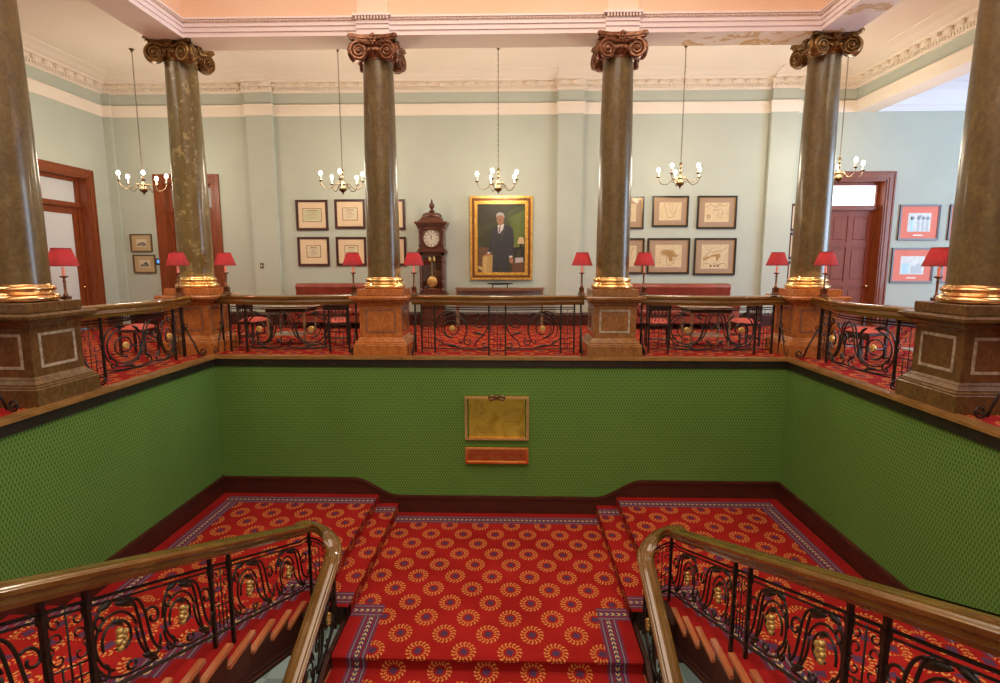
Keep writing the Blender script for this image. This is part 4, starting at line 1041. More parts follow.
def picture(label, x0, x1, z0, z1, kind, y=BY, group=None):
    cx = (x0 + x1) / 2; w = (x1 - x0) / 2; h = z1 - z0
    t = thing('framed_picture', label, 'picture', (cx, y, z0), 0, group)
    fm, fw, mm_ = {'cert': ('picframe', .06, 'matcream'), 'map': ('mapframe', .045, 'mattan'), 'photo': ('picframe', .045, 'matorange'), 'sketch': ('sketchframe', .03, 'sketchmat')}[kind[0]]
    b = MB(); frame(b, -w, w, 0, h, fw * .5, -.045, 0); frame(b, -w + fw * .5, w - fw * .5, fw * .5, h - fw * .5, fw * .5, -.035, 0); b.build('frame', fm, t)
    b = MB(); b.box(-w + fw, w - fw, -.018, -.006, fw, h - fw); b.build('mount', mm_, t)
    iw, ih = w - fw, (h - 2 * fw) / 2; zc = h / 2
    Y0 = -.018
    def rect(bb, a0, a1, c0, c1, d, m=0): bb.box(a0, a1, Y0 - d, Y0, zc + c0, zc + c1, m)
    if kind[0] == 'map': b = MB(); frame(b, -w + fw, w - fw, fw, h - fw, .012, -.03, -.01); b.build('slip', 'goldslip', t)
    if kind[0] == 'cert':
        pw, ph = kind[2] * iw, kind[3] * ih
        b = MB(); frame(b, -pw - .03, pw + .03, zc - ph - .03, zc + ph + .03, .012, Y0 - .002, Y0); b.build('filet', 'mapline', t)
        b = MB(); rect(b, -pw, pw, -ph, ph, .002); p = b.build('certificate', kind[1], t)
        b = MB()
        for k in range(7):
            z = ph * (.72 - .22 * k); q = pw * (.55 + .25 * math.sin(k * 2.1)); rect(b, -q, q, z, z + .006 + (.012 if k == 0 else 0), .003)
        b.build('ink_lines', 'engraving' if kind[1] == 'cert_green' else 'mapink', p)
    elif kind[0] == 'map':
        pw, ph = kind[1] * iw, kind[2] * ih
        b = MB(); rect(b, -pw, pw, -ph, ph, .002); p = b.build('map_sheet', 'mappaper', t)
        fn = lambda a, c, d: (a * pw, Y0 - .0025 - d, zc + c * ph)
        AF = [(-.62, .42), (-.38, .60), (-.05, .58), (.18, .50), (.42, .46), (.50, .28), (.66, .12), (.80, .14), (.62, -.10), (.46, -.28), (.46, -.48), (.30, -.66), (.16, -.84), (-.0, -.82), (-.08, -.55), (-.14, -.30), (-.10, -.08), (-.22, .06), (-.44, .04), (-.66, .18)]
        def line(pts, r=.004): b.tube([(a * pw, Y0 - .003, zc + c * ph) for a, c in pts], r, 4)
        if kind[3] == 'africa':
            b = MB(); b.poly([(a * .9, c * .9) for a, c in AF[:9]] + [(.3, -.1), (.36, -.4), (.2, -.5), (.05, -.35), (.0, -.1), (-.2, .12), (-.5, .15)], .001, fn); b.build('land', 'mapland', p)
            b = MB(); line(AF + AF[:1]); line([(-.95, -.6), (-.55, -.6), (-.55, -.25), (-.95, -.25), (-.95, -.6)], .003); b.build('ink_lines', 'mapink', p)
        elif kind[3] == 'southern':
            b = MB(); line([(-.55, .9), (-.45, .3), (-.35, -.2), (-.2, -.6), (0, -.75), (.25, -.55), (.45, -.1), (.5, .4), (.7, .9)]); line([(-.1, .9), (-.05, .2), (.1, -.3)], .003); line([(.2, .9), (.25, .3), (-.05, 0)], .003); b.build('ink_lines', 'mapink', p)
        elif kind[3] == 'islands':
            b = MB(); line([(-.95, .5), (-.5, .8), (-.1, .5), (.2, .85), (.6, .6), (.9, .8)]); line([(-.3, .3), (.1, .1), (.0, -.4), (.3, -.6), (.5, -.1), (.4, .3), (-.3, .3)], .003)
            line([(-.65 + .15 * math.cos(a), -.45 + .2 * math.sin(a)) for a in [i * .7 for i in range(10)]]); line([(-.65 + .09 * math.cos(a), -.45 + .12 * math.sin(a)) for a in [i * .7 for i in range(10)]]); b.build('ink_lines', 'mapink', p)
        elif kind[3] == 'coast':
            b = MB(); b.poly([(-.9, -.2), (-.6, .0), (-.4, .02), (-.2, .15), (.1, .2), (.4, .25), (.45, .0), (.3, -.15), (.25, -.35), (.1, -.3), (.1, .02), (-.3, -.02), (-.5, -.18), (-.8, -.35)], .001, fn); b.build('land', 'mapland', p)
            b = MB(); line([(-.9, -.1), (-.6, .15), (-.3, .5), (-.1, .35), (.1, .5), (.4, .35), (.7, .6), (.9, .85)]); line([(-.7, .9), (-.5, .5), (-.1, .7), (.2, .8)], .003); line([(-.85, -.85), (-.85, -.6), (-.5, -.55), (-.2, -.7), (0, -.5), (.2, -.7), (.6, -.55), (.85, -.6), (.85, -.85)], .005)
            for a_ in (-.35, -.05, .2): b.box(a_ * pw, a_ * pw + .05, Y0 - .004, Y0 - .002, zc - .85 * ph, zc - .7 * ph)
            b.build('ink_lines', 'mapink', p)
    elif kind[0] == 'photo':
        pw, ph = .62 * iw, .58 * ih
        b = MB(); rect(b, -pw, pw, -ph, ph, .002); p = b.build('photograph', 'photogrey', t)
        b = MB(); rect(b, -.12, .12, -ph - .10, -ph - .075, .002); b.build('caption_strip', 'cert_cream', t)
        if kind[1] == 'people':
            b = MB()
            for cx_, w_ in ((-.62, .13), (-.05, .12), (.35, .13), (.72, .11)):
                b.poly([(cx_ - w_, -.98), (cx_ - w_ * .9, -.1), (cx_ - w_ * .5, .30), (cx_ + w_ * .5, .30), (cx_ + w_ * .9, -.1), (cx_ + w_, -.98)], .001, lambda a, c, d: (a * pw, Y0 - .0025 - d, zc + c * ph), 1 if cx_ < -.5 else 0)
            b.build('figures', ['photofig', 'photoblue'], p)
            b = MB()
            for cx_ in (-.62, -.05, .35, .72): b.ball((cx_ * pw, Y0 - .004, zc + .45 * ph), .045, 0, 10, (1, .1, 1))
            b.box(-.15 * pw, .2 * pw, Y0 - .0045, Y0 - .003, zc + .6 * ph, zc + .75 * ph); b.build('heads', 'photodark', p)
        else:
            b = MB()
            for cx_, w_, top_ in ((-.7, .12, .2), (-.4, .12, .35), (.1, .2, .0), (.55, .25, .25)):
                b.poly([(cx_ - w_, -.9), (cx_ - w_, top_ - .2), (cx_, top_), (cx_ + w_, top_ - .25), (cx_ + w_ * 1.1, -.9)], .001, lambda a, c, d: (a * pw, Y0 - .0025 - d, zc + c * ph), 1 if cx_ < -.3 else 0)
            b.build('figures', ['photofig', 'photoblue'], p)
    else:
        pw, ph = .55 * iw, .48 * ih
        b = MB(); rect(b, -pw, pw, -ph, ph, .002); p = b.build('engraving_sheet', 'sketch', t)
        b = MB(); b.poly([(-.85, -.75), (-.8, -.3), (-.5, -.05), (-.3, .1), (0, .0), (.25, .35), (.45, .1), (.8, -.1), (.88, -.75)] if kind[1] == 1 else [(-.85, -.75), (-.7, -.2), (-.2, .0), (.1, .4), (.35, .5), (.5, .2), (.7, .0), (.88, -.7)], .001, lambda a, c, d: (a * pw, Y0 - .0025 - d, zc + c * ph)); b.build('drawn_scene', 'sketchink', p)
    return t
G1, G2, G3, G4 = 'mahogany-framed certificates', 'black-framed old maps', 'orange-mounted photographs', 'small framed engravings'
picture('green-tinted certificate, top left of the framed certificates above the left sofa', -5.36, -4.53, 2.46, 3.23, ('cert', 'cert_green', .62, .44), group=G1)
picture('certificate in the top row of the framed certificates, just left of the marble column', -4.35, -3.56, 2.50, 3.24, ('cert', 'cert_cream', .50, .42), group=G1)
picture('top row certificate peeping out between the marble column and the clock', -3.36, -2.53, 2.47, 3.24, ('cert', 'cert_cream', .50, .42), group=G1)
picture('bottom left certificate with the small white sheet, above the left sofa', -5.36, -4.53, 1.54, 2.29, ('cert', 'cert_cream', .44, .40), group=G1)
picture('bottom row certificate partly hidden by a red lamp left of the marble column', -4.35, -3.56, 1.55, 2.29, ('cert', 'cert_cream', .44, .40), group=G1)
picture('bottom row certificate peeping out between the marble column and the clock', -3.38, -2.52, 1.55, 2.29, ('cert', 'cert_cream', .50, .42), group=G1)
picture('top row map just right of the column that stands right of the portrait', 2.72, 3.58, 2.48, 3.29, ('map', .60, .62, 'islands'), group=G2)
picture('top row map of a pointed coastline, middle of the framed maps', 3.79, 4.70, 2.53, 3.30, ('map', .68, .66, 'southern'), group=G2)
picture('top row map with star compass, right of the framed maps', 4.92, 5.91, 2.48, 3.30, ('map', .68, .66, 'islands'), group=G2)
picture('bottom row map just right of the column that stands right of the portrait', 2.72, 3.62, 1.34, 2.25, ('map', .62, .64, 'southern'), group=G2)
picture('bottom row map of a whole continent coloured ochre, middle of the framed maps', 3.70, 4.78, 1.34, 2.25, ('map', .68, .70, 'africa'), group=G2)
picture('bottom row map with an ochre river coast, right end of the framed maps', 4.89, 5.95, 1.31, 2.25, ('map', .70, .72, 'coast'), group=G2)
for z0, z1, w in ((2.42, 3.10, 'top'), (1.72, 2.38, 'middle'), (1.0, 1.66, 'bottom')):
    picture('%s one of the pictures half hidden behind the far right corner column' % w, 7.25, 8.0, z0, z1, ('cert', 'cert_cream', .5, .45), BY, 'pictures behind the right corner column')
picture('upper orange-mounted photograph of standing people, right of the panelled door', 9.97, 10.97, 2.19, 3.07, ('photo', 'people'), group=G3)
picture('lower orange-mounted photograph with a blue patch, right of the panelled door', 9.88, 10.93, 1.12, 2.0, ('photo', 'other'), group=G3)
picture('upper orange-mounted photograph cut by the near right column', 11.20, 12.3, 2.19, 3.07, ('photo', 'people'), group=G3)
picture('lower orange-mounted photograph behind the lamp by the near right column', 11.13, 12.2, 1.12, 2.0, ('photo', 'other'), group=G3)
picture('upper small engraving left of the dark doorway', -9.79, -9.22, 1.91, 2.37, ('sketch', 1), group=G4)
picture('lower small engraving left of the dark doorway', -9.76, -9.17, 1.36, 1.84, ('sketch', 2), group=G4)

# the big portrait
t = thing('framed_portrait', 'large gilt-framed painting of a grey-haired person in a dark suit standing beside a chair', 'painting', (-.05, BY, 1.19))
b = MB(); H = 2.11; w = .80
frame(b, -w, w, 0, H, .05, -.10, 0); frame(b, -w + .115, w - .115, .115, H - .115, .035, -.085, 0); frame(b, -w + .17, w - .17, .17, H - .17, .02, -.06, 0); b.build('frame', 'goldframe', t)
b = MB(); frame(b, -w + .05, w - .05, .05, H - .05, .065, -.075, 0); b.build('frame_cove', 'goldframedark', t)
b = MB(); frame(b, -w + .15, w - .15, .15, H - .15, .02, -.062, 0); b.build('frame_slip', 'goldframe', t)
b = MB(); b.box(-w + .18, w - .18, -.03, -.01, .18, H - .18); cv = b.build('canvas', 'pt_bg', t)
# canvas picture coordinates from the zoomed photo: x 100..410, y 110..545
cx0, cy0, sx_, sz_ = 255, 545, (2 * w - .36) / 310, (H - .36) / 435
lay = [0]
def paint(mat, polys, lift=None):
    lay[0] += 1; d = .0012 * lay[0]; b = MB()
    for j, pl in enumerate(polys): b.poly([((a - cx0) * sx_, (cy0 - c) * sz_ + .18) for a, c in pl], .001, lambda a, c, e, j=j: (a, -.03 - d + .001 - e - .0004 * j, c))
    return b.build('painted_' + mat, 'pt_' + mat, cv)
def ell(cx, cy, rx, ry, n=18): return [(cx + rx * math.cos(2 * PI * i / n), cy + ry * math.sin(2 * PI * i / n)) for i in range(n)]
paint('greenmid', [[(285, 175), (345, 130), (408, 125), (408, 380), (330, 395), (312, 250)]])
paint('green', [[(300, 200), (408, 150), (408, 330), (395, 370), (335, 400), (318, 260)]])
paint('brown', [[(104, 460), (135, 455), (130, 543), (104, 543)]])
paint('brown', [[(330, 480), (408, 475), (408, 543), (325, 543)]])
paint('brown', [[(104, 380), (150, 385), (200, 390), (200, 460), (104, 460)]])
paint('dark', [[(330, 385), (408, 380), (408, 395), (330, 400)], [(340, 395), (350, 395), (350, 440), (340, 440)], [(385, 392), (395, 392), (395, 440), (385, 440)], [(374, 362), (388, 362), (390, 395), (372, 395)]])
paint('lamp', [[(368, 320), (396, 320), (405, 362), (358, 362)]])
paint('book', [[(345, 450), (395, 448), (398, 478), (345, 482)]])
paint('chair', [[(135, 440), (160, 430), (205, 432), (200, 543), (128, 543)]])
paint('chairlt', [[(140, 446), (165, 440), (160, 543), (140, 543)], [(104, 500), (130, 510), (130, 530), (108, 520)]])
paint('suit', [[(196, 262), (232, 240), (270, 236), (318, 256), (330, 270), (337, 340), (334, 400), (330, 445), (306, 448), (308, 420), (300, 543), (262, 543), (252, 470), (244, 543), (196, 543), (200, 440), (198, 395), (186, 420), (168, 418), (178, 370), (188, 310)]])
paint('suitlt', [[(228, 246), (236, 242), (236, 330), (228, 300)], [(276, 244), (284, 248), (262, 320), (244, 345)], [(205, 300), (209, 300), (203, 380), (199, 390)]])
paint('shirt', [[(232, 246), (240, 240), (262, 236), (274, 236), (266, 270), (244, 298), (236, 290)], [(167, 412), (184, 416), (182, 424), (166, 420)], [(306, 438), (326, 436), (326, 446), (306, 448)]])
paint('tie', [[(242, 250), (250, 248), (248, 285), (241, 296), (238, 280)]])
paint('skin', [ell(249, 208, 24, 34), [(234, 222), (264, 226), (266, 240), (246, 248), (236, 242)], [(146, 432), (166, 420), (182, 424), (184, 436), (160, 438), (146, 441)], [(306, 448), (326, 446), (334, 466), (330, 484), (314, 486), (306, 470)]])
paint('hair', [[(223, 200), (222, 180), (232, 168), (250, 164), (268, 170), (276, 186), (275, 202), (270, 192), (262, 184), (240, 182), (228, 188)]])
paint('shadow', [ell(240, 203, 4, 2), ell(256, 203, 4, 2), [(245, 223), (254, 223), (253, 225), (246, 225)], [(247, 205), (251, 216), (245, 216)]])

# small wall devices
t = thing('thermostat', 'small wall thermostat with a lit blue screen beside the lower engraving', 'thermostat', (-9.08, BY, 1.57))
b = MB(); b.box(-.07, .07, -.025, 0, 0, .17, c=.006); b.build('case', 'blackplastic', t)
b = MB(); b.box(-.045, .045, -.027, -.024, .045, .13); b.build('screen', 'screen', t)
t = thing('light_switch', 'small bronze light switch on the pilaster left of the certificates', 'switch', (-6.29, BY - .11, 1.48))
b = MB(); b.box(-.045, .045, -.012, 0, 0, .14, c=.004); b.build('plate', 'switch', t)
b = MB(); b.box(-.012, .012, -.03, -.01, .05, .09); b.build('toggle', 'candle', t)

# ------------------------------------------------------------------ longcase clock
t = thing('longcase_clock', 'tall carved walnut clock with round dial and brass pendulum, left of the portrait', 'clock', (-1.79, 14.12, 0)); t.scale = (.95, 1, 1.024)
def cbox(b, hw, y0, y1, z0, z1, c=.006): b.box(-hw, hw, y0, y1, z0, z1, c=c)
b = MB(); cbox(b, .34, -.12, .36, 0, .10); cbox(b, .31, -.09, .36, .10, .72); cbox(b, .345, -.13, .37, .72, .78)
b.box(-.22, .22, -.105, -.09, .2, .62, c=.01); b.build('lower_case', 'clockwood', t)
b = MB(); cbox(b, .40, -.17, .37, .78, .815); cbox(b, .36, -.13, .36, .815, .85); cbox(b, .33, -.04, .36, .85, 1.84)
for s in (-1, 1):
    b.box(s * .33, s * .25, -.09, -.04, .85, 1.84)
cbox(b, .33, -.09, -.04, .85, .95, .004); cbox(b, .33, -.09, -.04, 1.76, 1.84, .004)
b.build('trunk', 'clockwood', t)
b = MB()
for s in (-1, 1):
    b.lathe([(.02, 0), (.035, .01), (.035, .07), (.02, .09), (.03, .18), (.032, .26), (.018, .30), (.034, .33), (.034, .36), (.018, .39), (.028, .50), (.03, .66), (.018, .70), (.035, .73), (.035, .78), (.02, .80), (.03, .86), (.02, .88)], 10, 0, Matrix.Translation((s * .29, -.11, .88)))
    b.lathe([(.018, 0), (.03, .02), (.03, .06), (.016, .09), (.027, .2), (.016, .32), (.03, .35), (.03, .42), (.016, .44)], 10, 0, Matrix.Translation((s * .31, -.12, 1.97)))
b.build('turned_column', 'clockwood', t, 40)
b = MB(); b.box(-.25, .25, -.05, -.042, .95, 1.76); b.build('trunk_door', 'glassy', t)
b = MB(); b.tube([(0, -.075, 1.70), (0, -.075, 1.2)], .006, 6); b.lathe([(.001, -.012), (.13, -.006), (.135, 0), (.12, .008), (.001, .014)], 24, 0, Matrix.Translation((0, -.085, 1.12)) @ Matrix.Rotation(PI / 2, 4, 'X'))
b.build('pendulum', 'gold', t, 40)
b = MB(); 
for s in (-1, 1): b.lathe([(.028, 0), (.03, .01), (.03, .10), (.028, .11)], 12, 0, Matrix.Translation((s * .06, -.08, 1.62)))
b.box(-.09, .09, -.062, -.056, .93, .955); b.build('weight', 'gold', t, 40)
b = MB(); cbox(b, .39, -.16, .37, 1.84, 1.875); cbox(b, .36, -.13, .36, 1.875, 1.93); cbox(b, .32, -.10, .36, 1.93, 2.46); cbox(b, .36, -.14, .36, 2.40, 2.47); cbox(b, .39, -.18, .37, 2.47, 2.52); cbox(b, .425, -.22, .38, 2.52, 2.575)
b.sqlathe([(.34, 0), (.32, .04), (.27, .07), (.25, .13)], 0); b.v = [(x, (y * .8 + .08 if z < .2 and i >= len(b.v) - 16 else y), z + (2.57 if i >= len(b.v) - 16 else 0)) for i, (x, y, z) in enumerate(b.v)]
b.lathe([(.26, 0), (.27, .03), (.25, .07), (.20, .10), (.10, .12), (.06, .125)], 24, 0, Matrix.Translation((0, .06, 2.69)) @ Matrix.Diagonal((1, .75, 1, 1)))
b.build('hood', 'clockwood', t, 40)
b = MB(); b.lathe([(.06, 0), (.08, .02), (.05, .05), (.03, .08), (.07, .13), (.075, .17), (.05, .21), (.02, .25), (.025, .28), (.001, .33)], 14, 0, Matrix.Translation((0, .06, 2.81))); b.build('finial', 'clockwood', t, 40)
X = Matrix.Translation((0, -.10, 2.17)) @ Matrix.Rotation(PI / 2, 4, 'X')
b = MB(); b.lathe([(.20, 0), (.235, .005), (.24, .02), (.225, .03), (.20, .03), (.20, 0)], 32, 0, X, cap=False); b.build('bezel', 'clockwood', t, 40)
b = MB(); b.lathe([(.202, 0), (.202, .018), (.001, .02)], 32, 0, X); d = b.build('dial', 'dial', t, 40)
b = MB()
for k in range(12):
    R = X @ Matrix.Rotation(k * PI / 6, 4, 'Z'); b.box(-.006, .006, .145, .185, .019, .0215, 0, R); b.box(-.014, -.010, .145, .185, .019, .0215, 0, R); b.box(.010, .014, .145, .185, .019, .0215, 0, R)
b.lathe([(.128, .019), (.128, .021), (.124, .021), (.124, .019)], 32, 0, X, cap=False)
b.build('numerals', 'mapline', d)
b = MB(); b.box(-.005, .005, -.02, .15, .022, .024, 0, X @ Matrix.Rotation(math.radians(28), 4, 'Z')); b.box(-.007, .007, -.02, .10, .024, .026, 0, X @ Matrix.Rotation(math.radians(-8), 4, 'Z')); b.build('hands', 'mapline', d)

# ------------------------------------------------------------------ console and stand
t = thing('console_table', 'long thin-legged console table under the portrait', 'table', (-.08, 14.18, 0))
b = MB(); b.box(-1.13, 1.13, -.22, .22, .975, 1.0, c=.006); b.box(-1.10, 1.10, -.20, .20, .93, .975); b.build('top', 'deskwood', t)
b = MB(); b.box(-1.06, 1.06, .15, .17, .58, .93); b.build('back_panel', 'deskpanel', t)
for sx in (-1, 1):
    for sy in (-1, 1): b = MB(); b.box(sx * 1.10, sx * 1.06, sy * .20, sy * .16, 0, .93); b.build('leg', 'deskwood', t)
t = thing('book_stand', 'black curved stand on the middle of the console table', 'stand', (-.07, 14.15, 1.0))
b = MB(); b.poly([(-.34, .10), (-.30, .085), (-.14, .07), (.14, .07), (.30, .085), (.34, .10), (.30, .115), (.14, .12), (-.14, .12), (-.30, .115)], .22, lambda a, c, d: (a, -.11 + d, c)); b.build('tray', 'blackplastic', t)
b = MB()
for s in (-1, 1): b.box(s * .20, s * .17, -.09, .09, 0, .075)
b.build('foot', 'blackplastic', t)

# ------------------------------------------------------------------ sofas
def sofa(label, x0, x1):
    cx = (x0 + x1) / 2; w = (x1 - x0) / 2
    t = thing('leather_sofa', label, 'sofa', (cx, 13.95, 0), 0, 'red leather sofas against the back wall')
    b = MB(); b.box(-w + .05, w - .05, -.42, .38, .14, .34, c=.03); b.build('base', 'leather', t, 40)
    n = 3; cw = (2 * w - .44) / n
    for k in range(n):
        b = MB(); xa = -w + .22 + k * cw; b.box(xa + .01, xa + cw - .01, -.46, .14, .34, .50, c=.045); b.build('seat_cushion', 'leather', t, 50)
    b = MB(); P = [(.10, .34), (.10, .92), (.06, 1.00), (.06, 1.05), (.12, 1.10), (.26, 1.11), (.36, 1.07), (.40, .98), (.40, .15)]
    def f(a, c, d): return (-w + .02 + d, a, c)
    b.poly(P, 2 * w - .04, f); bk = b.build('backrest', 'leather', t, 50)
    bv = bk.modifiers.new('soft', 'BEVEL'); bv.width = .05; bv.segments = 3; bv.limit_method = 'ANGLE'; bv.angle_limit = .6
    for s in (-1, 1):
        b = MB(); b.box(s * w, s * (w - .20), -.44, .36, .14, .58, c=.03); b.tube([(s * (w - .10), -.45, .60), (s * (w - .10), .36, .60)], .125, 14); b.build('armrest', 'leather', t, 45)
        for yy in (-.36, .30): b = MB(); b.lathe([(.03, 0), (.045, .03), (.035, .14)], 10, 0, Matrix.Translation((s * (w - .14), yy, 0))); b.build('leg', 'chairwood', t, 40)
    return t
sofa('red-brown leather sofa under the framed certificates', -5.33, -2.75)
sofa('red-brown leather sofa under the framed maps', 3.1, 5.74)

# ------------------------------------------------------------------ chairs and tables
def chair_proto(label, loc, rz):      # faces local -y
    t = thing('side_chair', label, 'chair', loc, rz, 'dark wooden chairs with coral seats')
    TL = [(.018, 0), (.026, .02), (.018, .05), (.026, .09), (.02, .12), (.028, .26), (.02, .31), (.03, .34), (.03, .42)]
    for sx in (-1, 1):
        b = MB(); b.lathe(TL, 8, 0, Matrix.Translation((sx * .21, -.20, 0))); b.build('leg', 'chairwood', t, 40)
        b = MB(); b.box(sx * .235, sx * .195, .19, .23, 0, .88, c=.006); b.ball((sx * .215, .21, .895), .026, n=8); b.build('leg', 'chairwood', t)
    b = MB(); b.box(-.24, .24, -.22, .23, .40, .45, c=.006); b.box(-.20, .20, -.215, -.20, .34, .40); b.build('seat_frame', 'chairwood', t)
    b = MB(); n = 8; vs = []
    for j in range(n + 1):
        for i in range(n + 1):
            u, v = -1 + 2 * i / n, -1 + 2 * j / n
            vs.append((u * .235, v * .22, .45 + .07 * (1 - u ** 4) * (1 - v ** 4) + .01))
    b.add(vs, [[j * (n + 1) + i, j * (n + 1) + i + 1, (j + 1) * (n + 1) + i + 1, (j + 1) * (n + 1) + i] for j in range(n) for i in range(n)])
    b.box(-.235, .235, -.22, .22, .45, .462); b.build('seat', 'redcloth', t, True)
    b = MB(); b.box(-.20, .20, .20, .225, .70, .86, c=.008); b.box(-.20, .20, .20, .225, .58, .62, c=.006); b.build('back_rail', 'chairwood', t)
    b = MB()
    for k in range(5): b.lathe([(.01, 0), (.014, .02), (.01, .04), (.014, .07), (.01, .09)], 7, 0, Matrix.Translation((-.14 + .07 * k, .212, .615)))
    b.build('back_spindles', 'chairwood', t, 40)
    for z, a in ((.14, 'x'), (.22, 'x')):
        b = MB(); b.tube([(-.21, -.20 if z > .2 else .21, z), (.21, -.20 if z > .2 else .21, z)], .012, 6); b.build('stretcher', 'chairwood', t)
    for sx in (-1, 1): b = MB(); b.tube([(sx * .21, -.2, .17), (sx * .215, .2, .17)], .012, 6); b.build('stretcher', 'chairwood', t)
    return t
ch = chair_proto('coral-seated dark chair between the far left column and the sofa table', (-4.98, 11.05, 0), math.radians(80))
dup(ch, (-3.25, 10.95, 0), math.radians(-175 + 180 + 5), 'coral-seated dark chair backing onto the railing, left of the clock-side column')
dup(ch, (3.12, 10.95, 0), math.radians(-10), 'coral-seated dark chair backing onto the railing, just right of the brown pedestal')
dup(ch, (4.85, 11.05, 0), math.radians(-80), 'coral-seated dark chair between the sofa table and the far right column')
dup(ch, (-6.45, 9.7, 0), math.radians(95), 'coral-seated dark chair seen through the left side balustrade')
dup(ch, (-6.75, 7.9, 0), math.radians(80), 'coral-seated dark chair just behind the near left column')
dup(ch, (6.30, 9.55, 0), math.radians(-70), 'coral-seated dark chair seen through the right side balustrade')
for c_ in bpy.data.objects:
    if c_.get('label', '').startswith('coral') and abs(c_.location.y - 10.95) < .01: c_.rotation_euler = (0, 0, PI + c_.rotation_euler.z)
def table(label, x, y, w=.45, d=.38):
    t = thing('low_table', label, 'table', (x, y, 0))
    b = MB(); b.box(-w, w, -d, d, .735, .765, c=.01); b.build('top', 'tabletop', t)
    b = MB(); b.box(-w + .06, w - .06, -d + .06, d - .06, .66, .735); b.build('apron', 'chairwood', t)
    for sx in (-1, 1):
        for sy in (-1, 1):
            b = MB(); b.lathe([(.016, 0), (.024, .03), (.016, .06), (.026, .22), (.03, .28), (.02, .31), (.028, .46), (.02, .58), (.03, .62), (.03, .68)], 8, 0, Matrix.Translation((sx * (w - .09), sy * (d - .09), 0))); b.build('leg', 'deskwood', t, 40)
    b = MB(); b.box(-w + .14, w - .14, -d + .10, d - .10, .20, .222); b.build('shelf', 'tabletop', t)
    return t
table('pale-topped side table between the chairs in the far left bay', -4.17, 10.95)
table('pale-topped side table between the chairs in the far right bay', 4.07, 10.98)
table('dark side table beyond the right side balustrade, near the panelled door', 6.95, 8.9, .40, .45)

# ------------------------------------------------------------------ table lamps
def lamp_proto(label, loc):
    t = thing('table_lamp', label, 'lamp', loc, 0, 'red-shaded lamps on the pedestals')
    b = MB(); b.sqlathe([(.055, 0), (.055, .03), (.04, .04), (.04, .12), (.046, .13)], 0); b.lathe([(.028, .13), (.03, .15), (.017, .17), (.015, .30), (.02, .32), (.014, .34), (.015, .36), (.045, .375), (.05, .39), (.02, .385)], 14); b.build('base', 'lampmetal', t, 40)
    b = MB(); b.lathe([(.018, .385), (.018, .50)], 12); b.build('candle_tube', 'pinkcandle', t, 40)
    b = MB(); b.ball((0, 0, .555), .026, 0, 10, (1, 1, 1.5)); b.build('bulb', 'lampbulb', t, True)
    b = MB(); n = 72; prof = [(.175, .515), (.098, .735)]; vs = []
    for j in range(5):
        f_ = j / 4; r, z = .178 - .076 * f_, .515 + .22 * f_
        for k in range(n):
            a = 2 * PI * k / n; rr = r * (1 + (.022 if k % 2 else -.01)); vs.append((rr * math.cos(a), rr * math.sin(a), z))
    b.add(vs, [[j * n + k, j * n + (k + 1) % n, (j + 1) * n + (k + 1) % n, (j + 1) * n + k] for j in range(4) for k in range(n)]); sh = b.build('shade', 'shade', t)
    b = MB()
    for r, z in ((.180, .515), (.103, .735)): b.tube([(r * math.cos(2 * PI * k / 32), r * math.sin(2 * PI * k / 32), z) for k in range(33)], .005, 5)
    for k in range(3): a = 2 * PI * k / 3; b.tube([(0, 0, .60), (.10 * math.cos(a), .10 * math.sin(a), .735)], .002, 4)
    b.build('shade_trim', 'shade', sh)
    return t
LAMPS = [(-4.84, 9.78, 'red-shaded lamp right of the mottled far left column'), (-5.44, 9.36, 'red-shaded lamp left of the mottled far left column'),
         (-2.56, 9.80, 'red-shaded lamp in front of the lower certificate, left of the column by the clock'), (-1.48, 9.80, 'red-shaded lamp beside the longcase clock'),
         (1.48, 9.80, 'red-shaded lamp right of the portrait, left of the brown pedestal column'), (2.56, 9.80, 'red-shaded lamp in front of the continent map'),
         (4.84, 9.78, 'red-shaded lamp left of the far right corner column'), (5.44, 9.36, 'red-shaded lamp in front of the panelled door'),
         (-5.43, 6.93, 'largest red-shaded lamp at the left, beside the near left column'), (5.47, 6.93, 'largest red-shaded lamp at the right, beside the near right column')]
lp = None
LZ = RT + .012
for x, y, lab in LAMPS:
    if lp is None: lp = lamp_proto(lab, (x, y, LZ)); cur = lp
    else: cur = dup(lp, (x, y, LZ), random.random() * .0, lab)
    L = bpy.data.lights.new('lamp_glow', 'POINT'); L.energy = 14; L.color = (1, .62, .34); L.shadow_soft_size = .02
    lo = bpy.data.objects.new('lamp_glow', L); COL.objects.link(lo); lo.location = (x, y, LZ + .60)

